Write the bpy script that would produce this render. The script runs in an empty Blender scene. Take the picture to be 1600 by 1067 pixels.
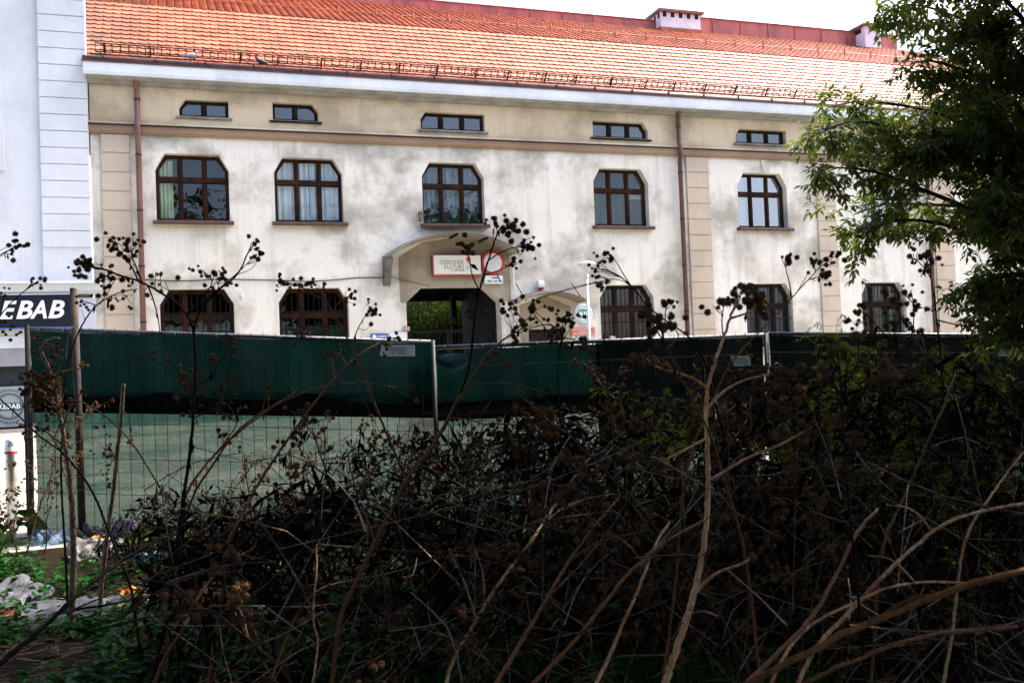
import bpy, math, random
import numpy as np
from mathutils import Vector, Matrix

R = math.radians
rng = random.Random(7)
nrg = np.random.default_rng(7)
scene = bpy.context.scene
COL = scene.collection

# ------------------------------------------------------------------ camera
FPX, PW, PH = 1500.0, 1600.0, 1067.0
CAM = np.array([0.0, 0.0, 1.6])
yaw, pitch, roll = R(18.971), R(1.681), R(-2.265)
Fv = np.array([math.sin(yaw)*math.cos(pitch), math.cos(yaw)*math.cos(pitch), math.sin(pitch)])
R0 = np.array([math.cos(yaw), -math.sin(yaw), 0.0])
U0 = np.cross(R0, Fv)
Rv = math.cos(roll)*R0 + math.sin(roll)*U0
Uv = -math.sin(roll)*R0 + math.cos(roll)*U0
cam_d = bpy.data.cameras.new('camera')
cam = bpy.data.objects.new('camera', cam_d)
COL.objects.link(cam)
cam.matrix_world = Matrix((
    (Rv[0], Uv[0], -Fv[0], CAM[0]), (Rv[1], Uv[1], -Fv[1], CAM[1]),
    (Rv[2], Uv[2], -Fv[2], CAM[2]), (0, 0, 0, 1)))
cam_d.sensor_width = 36.0
cam_d.lens = 36.0*FPX/PW
cam_d.clip_start = 0.05
cam_d.clip_end = 1500
cam_d.dof.use_dof = True
cam_d.dof.focus_distance = 11.0
cam_d.dof.aperture_fstop = 9.0
scene.camera = cam

# ------------------------------------------------------------------ light
SUN_DIR = Vector((0.62, 0.075, 0.78)).normalized()
world = bpy.data.worlds.new('World')
scene.world = world
world.use_nodes = True
wn = world.node_tree
wn.nodes.clear()
sky = wn.nodes.new('ShaderNodeTexSky')
sky.sky_type = 'NISHITA'
sky.sun_disc = False
sky.sun_elevation = math.asin(SUN_DIR.z)
sky.sun_rotation = math.atan2(SUN_DIR.x, SUN_DIR.y)
sky.altitude = 200
sky.air_density = 0.7
sky.dust_density = 6.0
sky.ozone_density = 1.0
bg = wn.nodes.new('ShaderNodeBackground')
bg.inputs['Strength'].default_value = 0.15
wo = wn.nodes.new('ShaderNodeOutputWorld')
wn.links.new(sky.outputs[0], bg.inputs[0])
wn.links.new(bg.outputs[0], wo.inputs[0])
sun_d = bpy.data.lights.new('sun', 'SUN')
sun_d.energy = 2.5
sun_d.angle = R(0.6)
sun_d.color = (1.0, 0.955, 0.89)
sun = bpy.data.objects.new('sun', sun_d)
sun.rotation_euler = (-SUN_DIR).to_track_quat('-Z', 'Y').to_euler()
COL.objects.link(sun)
vs = scene.view_settings
vs.view_transform = 'Standard'
vs.look = 'None'
vs.gamma = 1.0
vs.use_curve_mapping = False
vs.exposure = 2.32
scene.cycles.use_denoising = True
scene.cycles.max_bounces = 10
scene.cycles.transparent_max_bounces = 24
scene.cycles.diffuse_bounces = 4
scene.cycles.caustics_reflective = False
scene.cycles.caustics_refractive = False

# ------------------------------------------------------------------ helpers
def ray(x, y):
    return Fv + Rv*((x - PW/2)/FPX) + Uv*((PH/2 - y)/FPX)
def onY(x, y, Y):
    d = ray(x, y)
    return CAM + d*(Y/d[1])
def at(x, y, D):
    return CAM + ray(x, y)*D
def onZ(x, y, Z):
    d = ray(x, y)
    return CAM + d*((Z - CAM[2])/d[2])

FY, GZ = 23.0, 0.76          # facade plane and pavement level at its foot
def ground_z(y):
    if y < 7.5: return 0.0
    if y < 9.2: return 0.18*(y - 7.5)/1.7
    if y < 23.0: return 0.18 + 0.58*(y - 9.2)/13.8
    return GZ

class MB:
    def __init__(s): s.v = []; s.f = []
    def add(s, v, f):
        n = len(s.v)
        s.v += [tuple(map(float, p)) for p in v]
        s.f += [tuple(i + n for i in q) for q in f]
        return s
    def box(s, x0, x1, y0, y1, z0, z1):
        return s.add([(x0,y0,z0),(x1,y0,z0),(x1,y1,z0),(x0,y1,z0),(x0,y0,z1),(x1,y0,z1),(x1,y1,z1),(x0,y1,z1)],
              [(0,3,2,1),(4,5,6,7),(0,1,5,4),(1,2,6,5),(2,3,7,6),(3,0,4,7)])
    def prism(s, poly, y0, y1):
        """polygon of (x, z), extruded along y"""
        n = len(poly)
        v = [(x, y0, z) for x, z in poly] + [(x, y1, z) for x, z in poly]
        f = [tuple(range(n)), tuple(range(2*n - 1, n - 1, -1))]
        f += [(i, n + i, n + (i + 1) % n, (i + 1) % n) for i in range(n)]
        return s.add(v, f)
    def xprism(s, poly, x0, x1):
        """polygon of (y, z), extruded along x"""
        n = len(poly)
        v = [(x0, y, z) for y, z in poly] + [(x1, y, z) for y, z in poly]
        f = [tuple(range(n)), tuple(range(2*n - 1, n - 1, -1))]
        f += [(i, n + i, n + (i + 1) % n, (i + 1) % n) for i in range(n)]
        return s.add(v, f)
    def bar(s, a, b, w, h):
        """straight rectangular bar in the x-z plane of a wall, w in plane, h along y"""
        a = np.array(a, float); b = np.array(b, float)
        d = b - a; d /= np.linalg.norm(d)
        n = np.array([-d[2], 0, d[0]])*w/2; q = np.array([0, h/2, 0])
        v = [a-n-q, a+n-q, a+n+q, a-n+q, b-n-q, b+n-q, b+n+q, b-n+q]
        return s.add(v, [(0,3,2,1),(4,5,6,7),(0,1,5,4),(1,2,6,5),(2,3,7,6),(3,0,4,7)])
    def tube(s, pts, rad, n=6, cap=True):
        P = np.array(pts, float); m = len(P)
        rad = np.full(m, rad, float) if np.isscalar(rad) else np.array(rad, float)
        T = np.gradient(P, axis=0)
        T /= (np.linalg.norm(T, axis=1)[:, None] + 1e-9)
        ref = np.array([0.31, 0.17, 0.93])
        if abs(T[0] @ ref) > .9: ref = np.array([1., 0, 0])
        A = np.cross(T, ref); A /= (np.linalg.norm(A, axis=1)[:, None] + 1e-9)
        B = np.cross(T, A)
        ang = np.arange(n)*2*math.pi/n
        ring = P[:, None, :] + rad[:, None, None]*(np.cos(ang)[None, :, None]*A[:, None, :] + np.sin(ang)[None, :, None]*B[:, None, :])
        v = ring.reshape(-1, 3)
        f = [(i*n+j, i*n+(j+1) % n, (i+1)*n+(j+1) % n, (i+1)*n+j) for i in range(m-1) for j in range(n)]
        if cap: f += [tuple(range(n-1, -1, -1)), tuple(range((m-1)*n, m*n))]
        return s.add(v, f)
    def lathe(s, prof, centre, axis='z', n=16):
        c = np.array(centre, float); v = []; m = len(prof)
        for r, h in prof:
            for j in range(n):
                a = 2*math.pi*j/n
                if axis == 'z': v.append((c[0]+r*math.cos(a), c[1]+r*math.sin(a), c[2]+h))
                else: v.append((c[0]+r*math.cos(a), c[1]+h, c[2]+r*math.sin(a)))
        f = [(i*n+j, i*n+(j+1) % n, (i+1)*n+(j+1) % n, (i+1)*n+j) for i in range(m-1) for j in range(n)]
        f += [tuple(range(n-1, -1, -1)), tuple(range((m-1)*n, m*n))]
        return s.add(v, f)
    def mesh(s, name='mesh', smooth=False):
        me = bpy.data.meshes.new(name)
        me.from_pydata(s.v, [], s.f)
        if smooth:
            me.polygons.foreach_set('use_smooth', [True]*len(me.polygons))
        me.update()
        return me
    def build(s, name, mat, parent=None, smooth=False, kind=None, label=None):
        return link(name, s.mesh(name, smooth), mat, parent, kind, label)

def link(name, me, mat, parent=None, kind=None, label=None):
    o = bpy.data.objects.new(name, me)
    COL.objects.link(o)
    if mat is not None and not me.materials: me.materials.append(mat)
    if parent is not None: adopt(o, parent)
    if kind: o['kind'] = kind
    if label: o['label'] = label
    return o
def world_m(o):
    m = Matrix.Translation(o.location) @ o.rotation_euler.to_matrix().to_4x4() if o.type == 'EMPTY' else Matrix.Identity(4)
    return m
def adopt(o, parent):
    """mesh points are written in world coordinates; keep them there under the parent"""
    o.parent = parent
    o.matrix_parent_inverse = world_m(parent).inverted()
def tag(o, label, cat, group=None):
    o['label'] = label; o['category'] = cat
    if group: o['group'] = group
    return o
def thing(name, label, cat, loc=(0, 0, 0), group=None):
    o = bpy.data.objects.new(name, None)
    o.empty_display_size = 0.2
    COL.objects.link(o)
    o.location = Vector([float(c) for c in loc])
    return tag(o, label, cat, group)
def structure(o):
    o['kind'] = 'structure'; return o

def arrays_mesh(name, v, f, smooth=False):
    """numpy verts (n,3) and faces (m,k)"""
    me = bpy.data.meshes.new(name)
    v = np.asarray(v, np.float32); f = np.asarray(f, np.int32)
    me.vertices.add(len(v)); me.vertices.foreach_set('co', v.ravel())
    k = f.shape[1]
    me.loops.add(f.size); me.loops.foreach_set('vertex_index', f.ravel())
    me.polygons.add(len(f))
    me.polygons.foreach_set('loop_start', np.arange(0, f.size, k, dtype=np.int32))
    me.polygons.foreach_set('use_smooth', np.full(len(f), bool(smooth)))
    me.update(calc_edges=True)
    return me

# ------------------------------------------------------------------ materials
def srgb(r, g, b):
    c = lambda u: ((u/255.)/12.92 if u/255. <= .04045 else ((u/255. + .055)/1.055)**2.4)
    return (c(r), c(g), c(b))
class NT:
    def __init__(s, name):
        s.m = bpy.data.materials.new(name); s.m.use_nodes = True
        s.t = s.m.node_tree; s.t.nodes.clear()
        s.out = s.n('ShaderNodeOutputMaterial')
    def n(s, typ, **kw):
        x = s.t.nodes.new(typ)
        for k, v in kw.items(): setattr(x, k, v)
        return x
    def l(s, a, b): s.t.links.new(a, b)
    def pos(s, scale=(1, 1, 1)):
        g = s.n('ShaderNodeNewGeometry'); mp = s.n('ShaderNodeMapping')
        mp.inputs['Scale'].default_value = scale
        s.l(g.outputs['Position'], mp.inputs['Vector'])
        return mp.outputs[0]
    def noise(s, vec, scale, detail=4, rough=.55):
        x = s.n('ShaderNodeTexNoise')
        x.inputs['Scale'].default_value = scale; x.inputs['Detail'].default_value = detail
        x.inputs['Roughness'].default_value = rough
        if vec is not None: s.l(vec, x.inputs['Vector'])
        return x.outputs['Fac']
    def ramp(s, fac, a, b, lo=.35, hi=.65):
        x = s.n('ShaderNodeValToRGB')
        e = x.color_ramp.elements
        e[0].position = lo; e[1].position = hi
        e[0].color = (*a, 1); e[1].color = (*b, 1)
        s.l(fac, x.inputs[0])
        return x.outputs[0]
    def mix(s, fac, a, b, blend='MIX'):
        x = s.n('ShaderNodeMix', data_type='RGBA', blend_type=blend)
        for v, i in ((fac, 0), (a, 6), (b, 7)):
            if isinstance(v, (int, float)): x.inputs[i].default_value = v
            elif isinstance(v, tuple): x.inputs[i].default_value = (*v, 1)
            else: s.l(v, x.inputs[i])
        return x.outputs[2]
    def mapr(s, v, a, b, c, d):
        x = s.n('ShaderNodeMapRange'); s.l(v, x.inputs[0])
        for i, q in enumerate((a, b, c, d)): x.inputs[i+1].default_value = q
        return x.outputs[0]
    def bsdf(s, color, rough=.8, metal=0, spec=.5):
        x = s.n('ShaderNodeBsdfPrincipled')
        if isinstance(color, tuple): x.inputs['Base Color'].default_value = (*color, 1)
        else: s.l(color, x.inputs['Base Color'])
        if isinstance(rough, (int, float)): x.inputs['Roughness'].default_value = rough
        else: s.l(rough, x.inputs['Roughness'])
        x.inputs['Metallic'].default_value = metal
        x.inputs['Specular IOR Level'].default_value = spec
        return x
    def bump(s, b, h, strength=.3, dist=.02):
        x = s.n('ShaderNodeBump'); x.inputs['Strength'].default_value = strength
        x.inputs['Distance'].default_value = dist
        s.l(h, x.inputs['Height']); s.l(x.outputs[0], b.inputs['Normal'])
    def done(s, sh):
        s.l(sh.outputs[0] if hasattr(sh, 'outputs') else sh, s.out.inputs[0]); return s.m

def simple(name, a, b=None, scale=4., rough=.8, bump=0., bscale=60., metal=0., spec=.4, lo=.35, hi=.65, stretch=(1, 1, 1)):
    t = NT(name)
    b = b or tuple(c*.8 for c in a)
    p = t.pos(stretch)
    c = t.ramp(t.noise(p, scale, 5), b, a, lo, hi)
    s = t.bsdf(c, rough, metal, spec)
    if bump: t.bump(s, t.noise(p, bscale, 4), bump, .01)
    return t.done(s)

def plaster(name, clean, grey, dark, warm):
    t = NT(name)
    p = t.pos(); st = t.pos((4.5, 4.5, .42)); fl = t.pos((.5, .5, 1.3))
    c = t.ramp(t.noise(p, .75, 6, .62), grey, clean, .38, .54)
    c = t.mix(t.mapr(t.noise(fl, .8, 5), .5, .75, 0, .75), c, warm)
    c = t.mix(t.mapr(t.noise(st, .8, 6, .65), .52, .74, 0, .6), c, grey)
    c = t.mix(t.mapr(t.noise(st, 2.1, 5, .7), .62, .85, 0, .5), c, dark)
    c = t.mix(t.mapr(t.noise(p, 5., 6, .7), .6, .8, 0, .55), c, dark)
    c = t.mix(t.mapr(t.noise(p, 34., 3, .7), .5, .85, 0, .3), c, dark)
    s = t.bsdf(c, .9, 0, .25)
    h = t.mix(.45, t.noise(p, 55., 5, .7), t.noise(p, 6., 5, .6))
    t.bump(s, h, .6, .035)
    return t.done(s)

M = {}
M['plaster'] = plaster('off_white_render', (.74, .69, .605), (.38, .345, .285), (.19, .168, .132), (.67, .60, .49))
M['attic'] = plaster('tan_render', (.62, .50, .34), (.42, .33, .22), (.17, .135, .095), (.66, .56, .41))
M['pil'] = plaster('pilaster_render', (.53, .43, .33), (.44, .36, .28), (.29, .235, .18), (.55, .46, .36))
M['band'] = plaster('band_render', (.31, .205, .135), (.25, .165, .11), (.11, .075, .055), (.34, .23, .16))
M['white_wall'] = plaster('white_wash', (.66, .67, .69), (.57, .585, .61), (.43, .44, .46), (.62, .63, .65))
M['white_low'] = simple('lavender_paint', (.55, .56, .63), (.47, .48, .55), 2, .7)
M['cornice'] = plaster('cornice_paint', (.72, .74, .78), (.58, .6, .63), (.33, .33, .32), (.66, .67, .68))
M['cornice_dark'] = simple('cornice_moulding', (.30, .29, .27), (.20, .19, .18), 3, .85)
M['concrete'] = plaster('canopy_concrete', (.22, .215, .195), (.085, .083, .075), (.014, .014, .013), (.17, .16, .14))
M['soffit'] = plaster('canopy_soffit', (.30, .25, .19), (.21, .175, .135), (.09, .07, .055), (.27, .19, .145))
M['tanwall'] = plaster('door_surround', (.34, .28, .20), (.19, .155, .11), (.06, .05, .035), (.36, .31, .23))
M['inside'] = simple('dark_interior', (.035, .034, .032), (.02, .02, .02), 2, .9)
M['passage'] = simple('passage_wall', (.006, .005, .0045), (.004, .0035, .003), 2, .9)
M['copper'] = simple('painted_gutter', (.13, .05, .037), (.06, .027, .021), 3, .5, .1, 30)
M['pipe'] = simple('painted_downpipe', (.20, .09, .074), (.12, .056, .046), 2.5, .45, stretch=(1, 1, .5))
M['ridge'] = simple('red_sheet_metal', (.46, .12, .10), (.25, .07, .06), 2.2, .55, .1, 20, stretch=(1, 1, .4))
M['wood'] = simple('brown_window_wood', (.05, .019, .010), (.014, .008, .006), 5, .7, .2, 60, spec=.1, stretch=(1, 1, .3))
M['attic_wood'] = simple('weathered_wood', (.03, .02, .016), (.013, .010, .009), 6, .8, spec=.1)
M['sill'] = simple('red_brown_sill', (.105, .045, .033), (.045, .026, .021), 6, .6, .2, 60)
M['sill_grey'] = simple('grey_sill', (.24, .22, .20), (.09, .075, .07), 5, .7)
M['iron'] = simple('dark_iron', (.012, .009, .008), (.007, .006, .005), 8, .7, spec=.1)
M['rail'] = simple('rust_black_iron', (.018, .013, .012), (.010, .008, .008), 10, .6)
M['cap'] = simple('weathered_cap', (.22, .12, .09), (.13, .08, .065), 3, .7)
M['black'] = simple('flue_black', (.012, .012, .012), None, 5, .9)
M['chimney'] = plaster('chimney_wash', (.74, .74, .80), (.60, .60, .66), (.4, .4, .44), (.7, .69, .72))
M['navy'] = simple('navy_sign', (.009, .011, .022), (.006, .008, .016), 3, .35)
M['letter'] = simple('white_letter', (.85, .86, .88), (.8, .81, .84), 3, .4)
M['cream'] = simple('cream_board', (.66, .62, .52), (.58, .54, .45), 2, .5)
M['text_grey'] = simple('grey_ink', (.17, .165, .15), (.13, .125, .115), 3, .7)
M['text_dark'] = simple('dark_ink', (.05, .05, .055), None, 3, .7)
M['red'] = simple('red_paint', (.55, .018, .022), (.42, .014, .018), 3, .45)
M['redframe'] = simple('red_frame', (.30, .05, .035), (.2, .035, .025), 3, .5)
M['green_patch'] = simple('green_print', (.34, .42, .09), None, 3, .6)
M['blue_patch'] = simple('blue_print', (.36, .55, .62), None, 3, .6)
M['teal'] = simple('teal_print', (.10, .32, .25), (.06, .22, .18), 9, .6)
M['teal_light'] = simple('pale_teal_print', (.40, .55, .55), (.3, .45, .46), 9, .6)
M['salmon'] = simple('salmon_sign', (.56, .16, .12), (.46, .12, .09), 3, .5)
M['blue_sign'] = simple('blue_sign', (.045, .09, .38), (.035, .07, .3), 3, .5)
M['white_plate'] = simple('white_plate', (.68, .69, .70), (.6, .61, .62), 4, .5)
M['old_plate'] = simple('weathered_plate', (.84, .85, .82), (.66, .68, .65), 5, .6)
M['grey_disc'] = simple('faded_sign_white', (.62, .63, .64), (.52, .53, .53), 2.5, .55)
M['lamp'] = simple('lamp_paint', (.62, .64, .67), (.5, .52, .56), 3, .4)
M['galv'] = simple('galvanised_tube', (.085, .10, .115), (.05, .06, .07), 9, .5, metal=.1, spec=.4)
M['galv_post'] = simple('darkened_post', (.016, .020, .023), (.010, .012, .015), 9, .6, spec=.25)  # darker copy of the tube colour, offsetting sunlight on the posts
M['wire'] = simple('fence_wire', (.006, .008, .008), (.004, .005, .005), 9, .8, spec=.1)
M['tie'] = simple('black_tie', (.02, .02, .02), None, 5, .7)
M['steel'] = simple('brushed_steel', (.55, .55, .55), (.4, .4, .4), 9, .35, metal=.85)
M['rustpole'] = simple('rusty_pole', (.05, .022, .012), (.014, .010, .009), 5, .85, .3, 40, lo=.42, hi=.6)
M['darkpost'] = simple('dark_post', (.032, .042, .048), (.02, .026, .03), 5, .6)
M['oldwood'] = simple('old_wood_post', (.045, .037, .026), (.02, .017, .013), 8, .9, stretch=(1, 1, .2))
M['board'] = simple('grey_board', (.30, .34, .34), (.25, .285, .285), 3, .5)
M['shopdark'] = simple('shop_interior', (.03, .035, .045), (.015, .02, .025), 2.5, .4)
M['awning'] = simple('grey_awning', (.30, .30, .31), (.25, .25, .26), 2, .8)
M['soil'] = simple('lot_soil', (.016, .0105, .006), (.006, .0045, .003), 3, .95, .6, 25, spec=.05)
M['gravel'] = None
M['bird'] = simple('pigeon_feather', (.30, .31, .34), (.12, .125, .14), 18, .7)
M['bird_dark'] = simple('dark_feather', (.035, .035, .04), None, 18, .7)
M['cable'] = simple('black_cable', (.03, .03, .03), None, 5, .6)

def paving_mat():
    t = NT('square_paving'); p = t.pos()
    c = t.ramp(t.noise(p, .5, 6), (.24, .225, .185), (.34, .32, .27), .35, .65)
    c = t.mix(t.mapr(t.noise(p, 9., 4, .7), .5, .8, 0, .6), c, (.19, .175, .14))
    c = t.mix(t.mapr(t.noise(t.pos((.22, 2.0, 1)), .8, 5), .52, .64, 0, .8), c, (.085, .12, .05))
    s = t.bsdf(c, .9, 0, .2); t.bump(s, t.noise(p, 60, 4), .4, .02); return t.done(s)
M['paving'] = paving_mat()

def tile_mat():
    t = NT('clay_tile'); p = t.pos()
    cell = t.n('ShaderNodeTexWhiteNoise', noise_dimensions='3D')
    sn = t.n('ShaderNodeVectorMath', operation='SNAP'); sn.inputs[1].default_value = (.26, 50., .2)
    t.l(p, sn.inputs[0]); t.l(sn.outputs[0], cell.inputs['Vector'])
    c = t.ramp(cell.outputs[0], (.25, .072, .036), (.41, .122, .060), 0, 1)
    c = t.mix(t.mapr(t.noise(p, 1.1, 5), .5, .75, 0, .55), c, (.29, .085, .045))
    # moss and soot where the roof meets the taller neighbour
    g = t.n('ShaderNodeNewGeometry'); sx = t.n('ShaderNodeSeparateXYZ'); t.l(g.outputs['Position'], sx.inputs[0])
    ml = t.mapr(sx.outputs[0], -2.0, .4, 1, 0)
    mm = t.n('ShaderNodeMath', operation='MULTIPLY'); t.l(ml, mm.inputs[0])
    t.l(t.mapr(t.noise(p, 2.2, 5), .3, .62, .1, 1), mm.inputs[1])
    c = t.mix(mm.outputs[0], c, (.075, .045, .03))
    r = t.mapr(t.noise(p, 6., 3), .3, .7, .46, .6)
    s = t.bsdf(c, r, 0, .3); t.bump(s, t.noise(p, 50, 4), .15, .01); return t.done(s)
M['tile'] = tile_mat()

def glass_mat(name, tint, boost):
    t = NT(name)
    tr = t.n('ShaderNodeBsdfTransparent'); tr.inputs[0].default_value = (*tint, 1)
    gl = t.n('ShaderNodeBsdfGlossy'); gl.inputs['Roughness'].default_value = .015
    gl.inputs[0].default_value = (.95, .97, 1, 1)
    bp = t.n('ShaderNodeBump'); bp.inputs['Strength'].default_value = .12; bp.inputs['Distance'].default_value = .02
    t.l(t.noise(t.pos(), 2.3, 2), bp.inputs['Height']); t.l(bp.outputs[0], gl.inputs['Normal'])
    lw = t.n('ShaderNodeLayerWeight'); lw.inputs[0].default_value = .5
    pw = t.n('ShaderNodeMath', operation='POWER'); t.l(lw.outputs['Facing'], pw.inputs[0]); pw.inputs[1].default_value = 4.5
    fac = t.mapr(pw.outputs[0], 0, 1, boost, 1)
    mx = t.n('ShaderNodeMixShader'); t.l(fac, mx.inputs[0]); t.l(tr.outputs[0], mx.inputs[1]); t.l(gl.outputs[0], mx.inputs[2])
    return t.done(mx)
M['glass'] = glass_mat('window_glass', (.90, .94, .95), .055)
M['glass_dusty'] = glass_mat('dusty_glass', (.5, .52, .55), .10)
M['glass_mirror'] = glass_mat('reflecting_glass', (.6, .65, .66), .24)

def cloth_mat(name, a, b, trans=.4, alpha=1.0, scale=3., weave=0.):
    t = NT(name); p = t.pos((1, 1, .15))
    c = t.ramp(t.noise(p, scale, 4), b, a)
    df = t.n('ShaderNodeBsdfDiffuse'); tl = t.n('ShaderNodeBsdfTranslucent')
    t.l(c, df.inputs[0]); t.l(c, tl.inputs[0])
    mx = t.n('ShaderNodeMixShader'); mx.inputs[0].default_value = trans
    t.l(df.outputs[0], mx.inputs[1]); t.l(tl.outputs[0], mx.inputs[2])
    if alpha < 1:
        tr = t.n('ShaderNodeBsdfTransparent'); m2 = t.n('ShaderNodeMixShader')
        w = t.noise(t.pos((1, 1, 3)), 14., 4)
        e = (1-alpha)*.3
        f = t.mapr(w, .3, .7, alpha - e, alpha + e)
        if weave:
            w2 = t.mapr(t.noise(t.pos((1, 1, 1.6)), 70., 3, .8), .25, .75, -weave, weave)
            w3 = t.mapr(t.noise(t.pos((.6, .6, 3.)), 1.6, 4), .3, .7, -weave*.7, weave*.7)
            for q in (w2, w3):
                ad = t.n('ShaderNodeMath', operation='ADD', use_clamp=True); t.l(f, ad.inputs[0]); t.l(q, ad.inputs[1]); f = ad.outputs[0]
        t.l(f, m2.inputs[0]); t.l(tr.outputs[0], m2.inputs[1]); t.l(mx.outputs[0], m2.inputs[2]); mx = m2
    return t.done(mx)
M['net_dense'] = cloth_mat('green_netting_doubled', (.0025, .0150, .0135), (.0018, .0105, .0095), .35, .997)
M['net_dark'] = cloth_mat('dark_netting', (.0025, .006, .0055), (.002, .004, .004), .2, .998)
M['net_band'] = cloth_mat('black_strip_cloth', (.0022, .003, .003), (.002, .0025, .0025), .05, .998)  # plain black strip hung between the upper and lower netting
M['net_thin'] = cloth_mat('green_netting_single', (.016, .052, .040), (.010, .034, .027), .6, .935, 3., .045)
M['net_sag'] = cloth_mat('sagging_netting', (.014, .036, .046), (.008, .022, .030), .4, .96)
M['cur_green'] = cloth_mat('green_curtain', (.62, .68, .40), (.45, .52, .28), .3)
M['cur_white'] = cloth_mat('white_curtain', (.82, .86, .84), (.66, .72, .74), .3)
M['cur_lace'] = cloth_mat('lace_curtain', (.44, .50, .54), (.12, .15, .17), .3, .85, 9.)
M['cur_brown'] = cloth_mat('brown_curtain', (.085, .036, .024), (.055, .024, .018), .2)
M['cur_blue'] = cloth_mat('grey_blue_curtain', (.10, .11, .16), (.055, .06, .095), .2)
M['cur_olive'] = cloth_mat('olive_curtain', (.17, .18, .10), (.08, .09, .055), .2)
M['cur_dark'] = cloth_mat('dark_green_curtain', (.04, .075, .05), (.02, .045, .03), .2)
M['cur_cream'] = cloth_mat('cream_blind', (.42, .45, .32), (.35, .38, .27), .2)

def leaf_mat(name, a, b, scale=1.2, trans=.35, rough=.5, spec=.08):
    t = NT(name); p = t.pos()
    c = t.ramp(t.noise(p, scale, 5, .7), a, b, .3, .7)
    g = t.n('ShaderNodeNewGeometry')
    c = t.mix(.5, c, t.ramp(g.outputs['Random Per Island'], a, b, 0, 1))
    s = t.bsdf(c, rough, 0, spec)
    tl = t.n('ShaderNodeBsdfTranslucent'); t.l(t.mix(1, c, (1.5, 1.35, .5), 'MULTIPLY'), tl.inputs[0])
    mx = t.n('ShaderNodeMixShader'); mx.inputs[0].default_value = trans
    t.l(s.outputs[0], mx.inputs[1]); t.l(tl.outputs[0], mx.inputs[2])
    return t.done(mx)
M['leaf'] = leaf_mat('tree_leaf', (.024, .054, .016), (.125, .175, .038), 1.2, .45, .45, .3)
M['leaf_court'] = leaf_mat('courtyard_leaf', (.008, .026, .006), (.05, .09, .018), 1.5, .4)
M['leaf_shade'] = leaf_mat('shade_leaf', (.02, .045, .015), (.05, .085, .025), 1, .15)
M['weed'] = leaf_mat('weed_leaf', (.003, .026, .003), (.018, .095, .011), 3., .25)
M['burleaf'] = leaf_mat('burdock_leaf', (.007, .02, .004), (.022, .045, .009), 3., .3)
M['grass'] = leaf_mat('grass_blade', (.010, .075, .006), (.035, .16, .016), 2., .3)
M['golden'] = leaf_mat('goldenrod_leaf', (.045, .085, .010), (.22, .22, .025), 3., .35)
M['dryleaf'] = leaf_mat('dry_leaf', (.003, .002, .0014), (.014, .008, .005), 4., .03, .9)
def stalk_mat(name, a, b, c2, gloss=.5):
    t = NT(name); p = t.pos()
    g = t.n('ShaderNodeNewGeometry')
    c = t.ramp(g.outputs['Random Per Island'], a, b, 0, 1)
    c = t.mix(t.mapr(t.noise(p, 9., 6, .75), .42, .62, 0, .95), c, c2)
    c = t.mix(t.mapr(t.noise(t.pos((160, 160, 14)), 1., 4), .45, .65, 0, .75), c, tuple(k*.45 for k in c2))
    s = t.bsdf(c, gloss, 0, .12); t.bump(s, t.noise(t.pos((60, 60, 6)), 1., 4), .3, .004)
    return t.done(s)
M['stalk'] = stalk_mat('dry_stalk', (.07, .03, .012), (.40, .18, .072), (.17, .068, .026))
M['stalk_dim'] = stalk_mat('dim_dry_stalk', (.010, .005, .003), (.085, .042, .02), (.03, .014, .007))  # darker copy of the dry stalk, tangle shade put into its colour
M['stalk_mid'] = stalk_mat('brown_stalk', (.04, .020, .009), (.22, .115, .055), (.09, .04, .017))
M['stalk_bright'] = stalk_mat('brightened_stalk', (.82, .52, .28), (.86, .60, .38), (.48, .22, .09))  # brightened copy of the pale stalk, standing in for light on it
M['stalk_tan'] = stalk_mat('grey_tan_stalk', (.30, .21, .13), (.38, .30, .22), (.13, .065, .03))
M['stalk_pale'] = stalk_mat('pale_dry_stalk', (.66, .40, .19), (.72, .50, .30), (.34, .14, .05))
M['stalk_dark'] = stalk_mat('dark_dry_stalk', (.009, .007, .006), (.018, .013, .010), (.013, .009, .007), .7)
M['stick'] = stalk_mat('dead_stick', (.005, .003, .002), (.34, .25, .16), (.022, .012, .006), .55)
M['burr'] = leaf_mat('burr_head', (.012, .007, .004), (.20, .11, .05), 5., .05, .85)
M['bark'] = simple('bark', (.05, .038, .028), (.022, .018, .014), 6, .9, .6, 30, stretch=(1, 1, .3))
def plastic(name, a, b, rough=.3):
    t = NT(name); p = t.pos()
    s = t.bsdf(t.ramp(t.noise(p, 9, 4), b, a), max(rough, .45), 0, .2); t.bump(s, t.noise(p, 22, 5, .7), .7, .03); return t.done(s)
M['pl_grey'] = plastic('clear_grey_plastic', (.10, .104, .117), (.04, .042, .047))
M['pl_white'] = plastic('white_paper', (.24, .23, .23), (.11, .105, .105), .6)
M['pl_blue'] = plastic('pale_blue_plastic', (.16, .23, .33), (.09, .14, .21))
M['pl_violet'] = plastic('violet_card', (.12, .11, .17), (.08, .075, .12), .6)
M['pl_orange'] = plastic('orange_wrapper', (.55, .26, .05), (.34, .14, .03), .4)
M['pl_yellow'] = plastic('yellow_wrapper', (.42, .40, .18), (.26, .25, .11), .5)
M['pl_deepblue'] = plastic('deep_blue_film', (.03, .08, .36), (.02, .05, .22), .35)
M['pl_red'] = plastic('red_scrap', (.20, .035, .02), (.12, .02, .014), .6)

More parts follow.
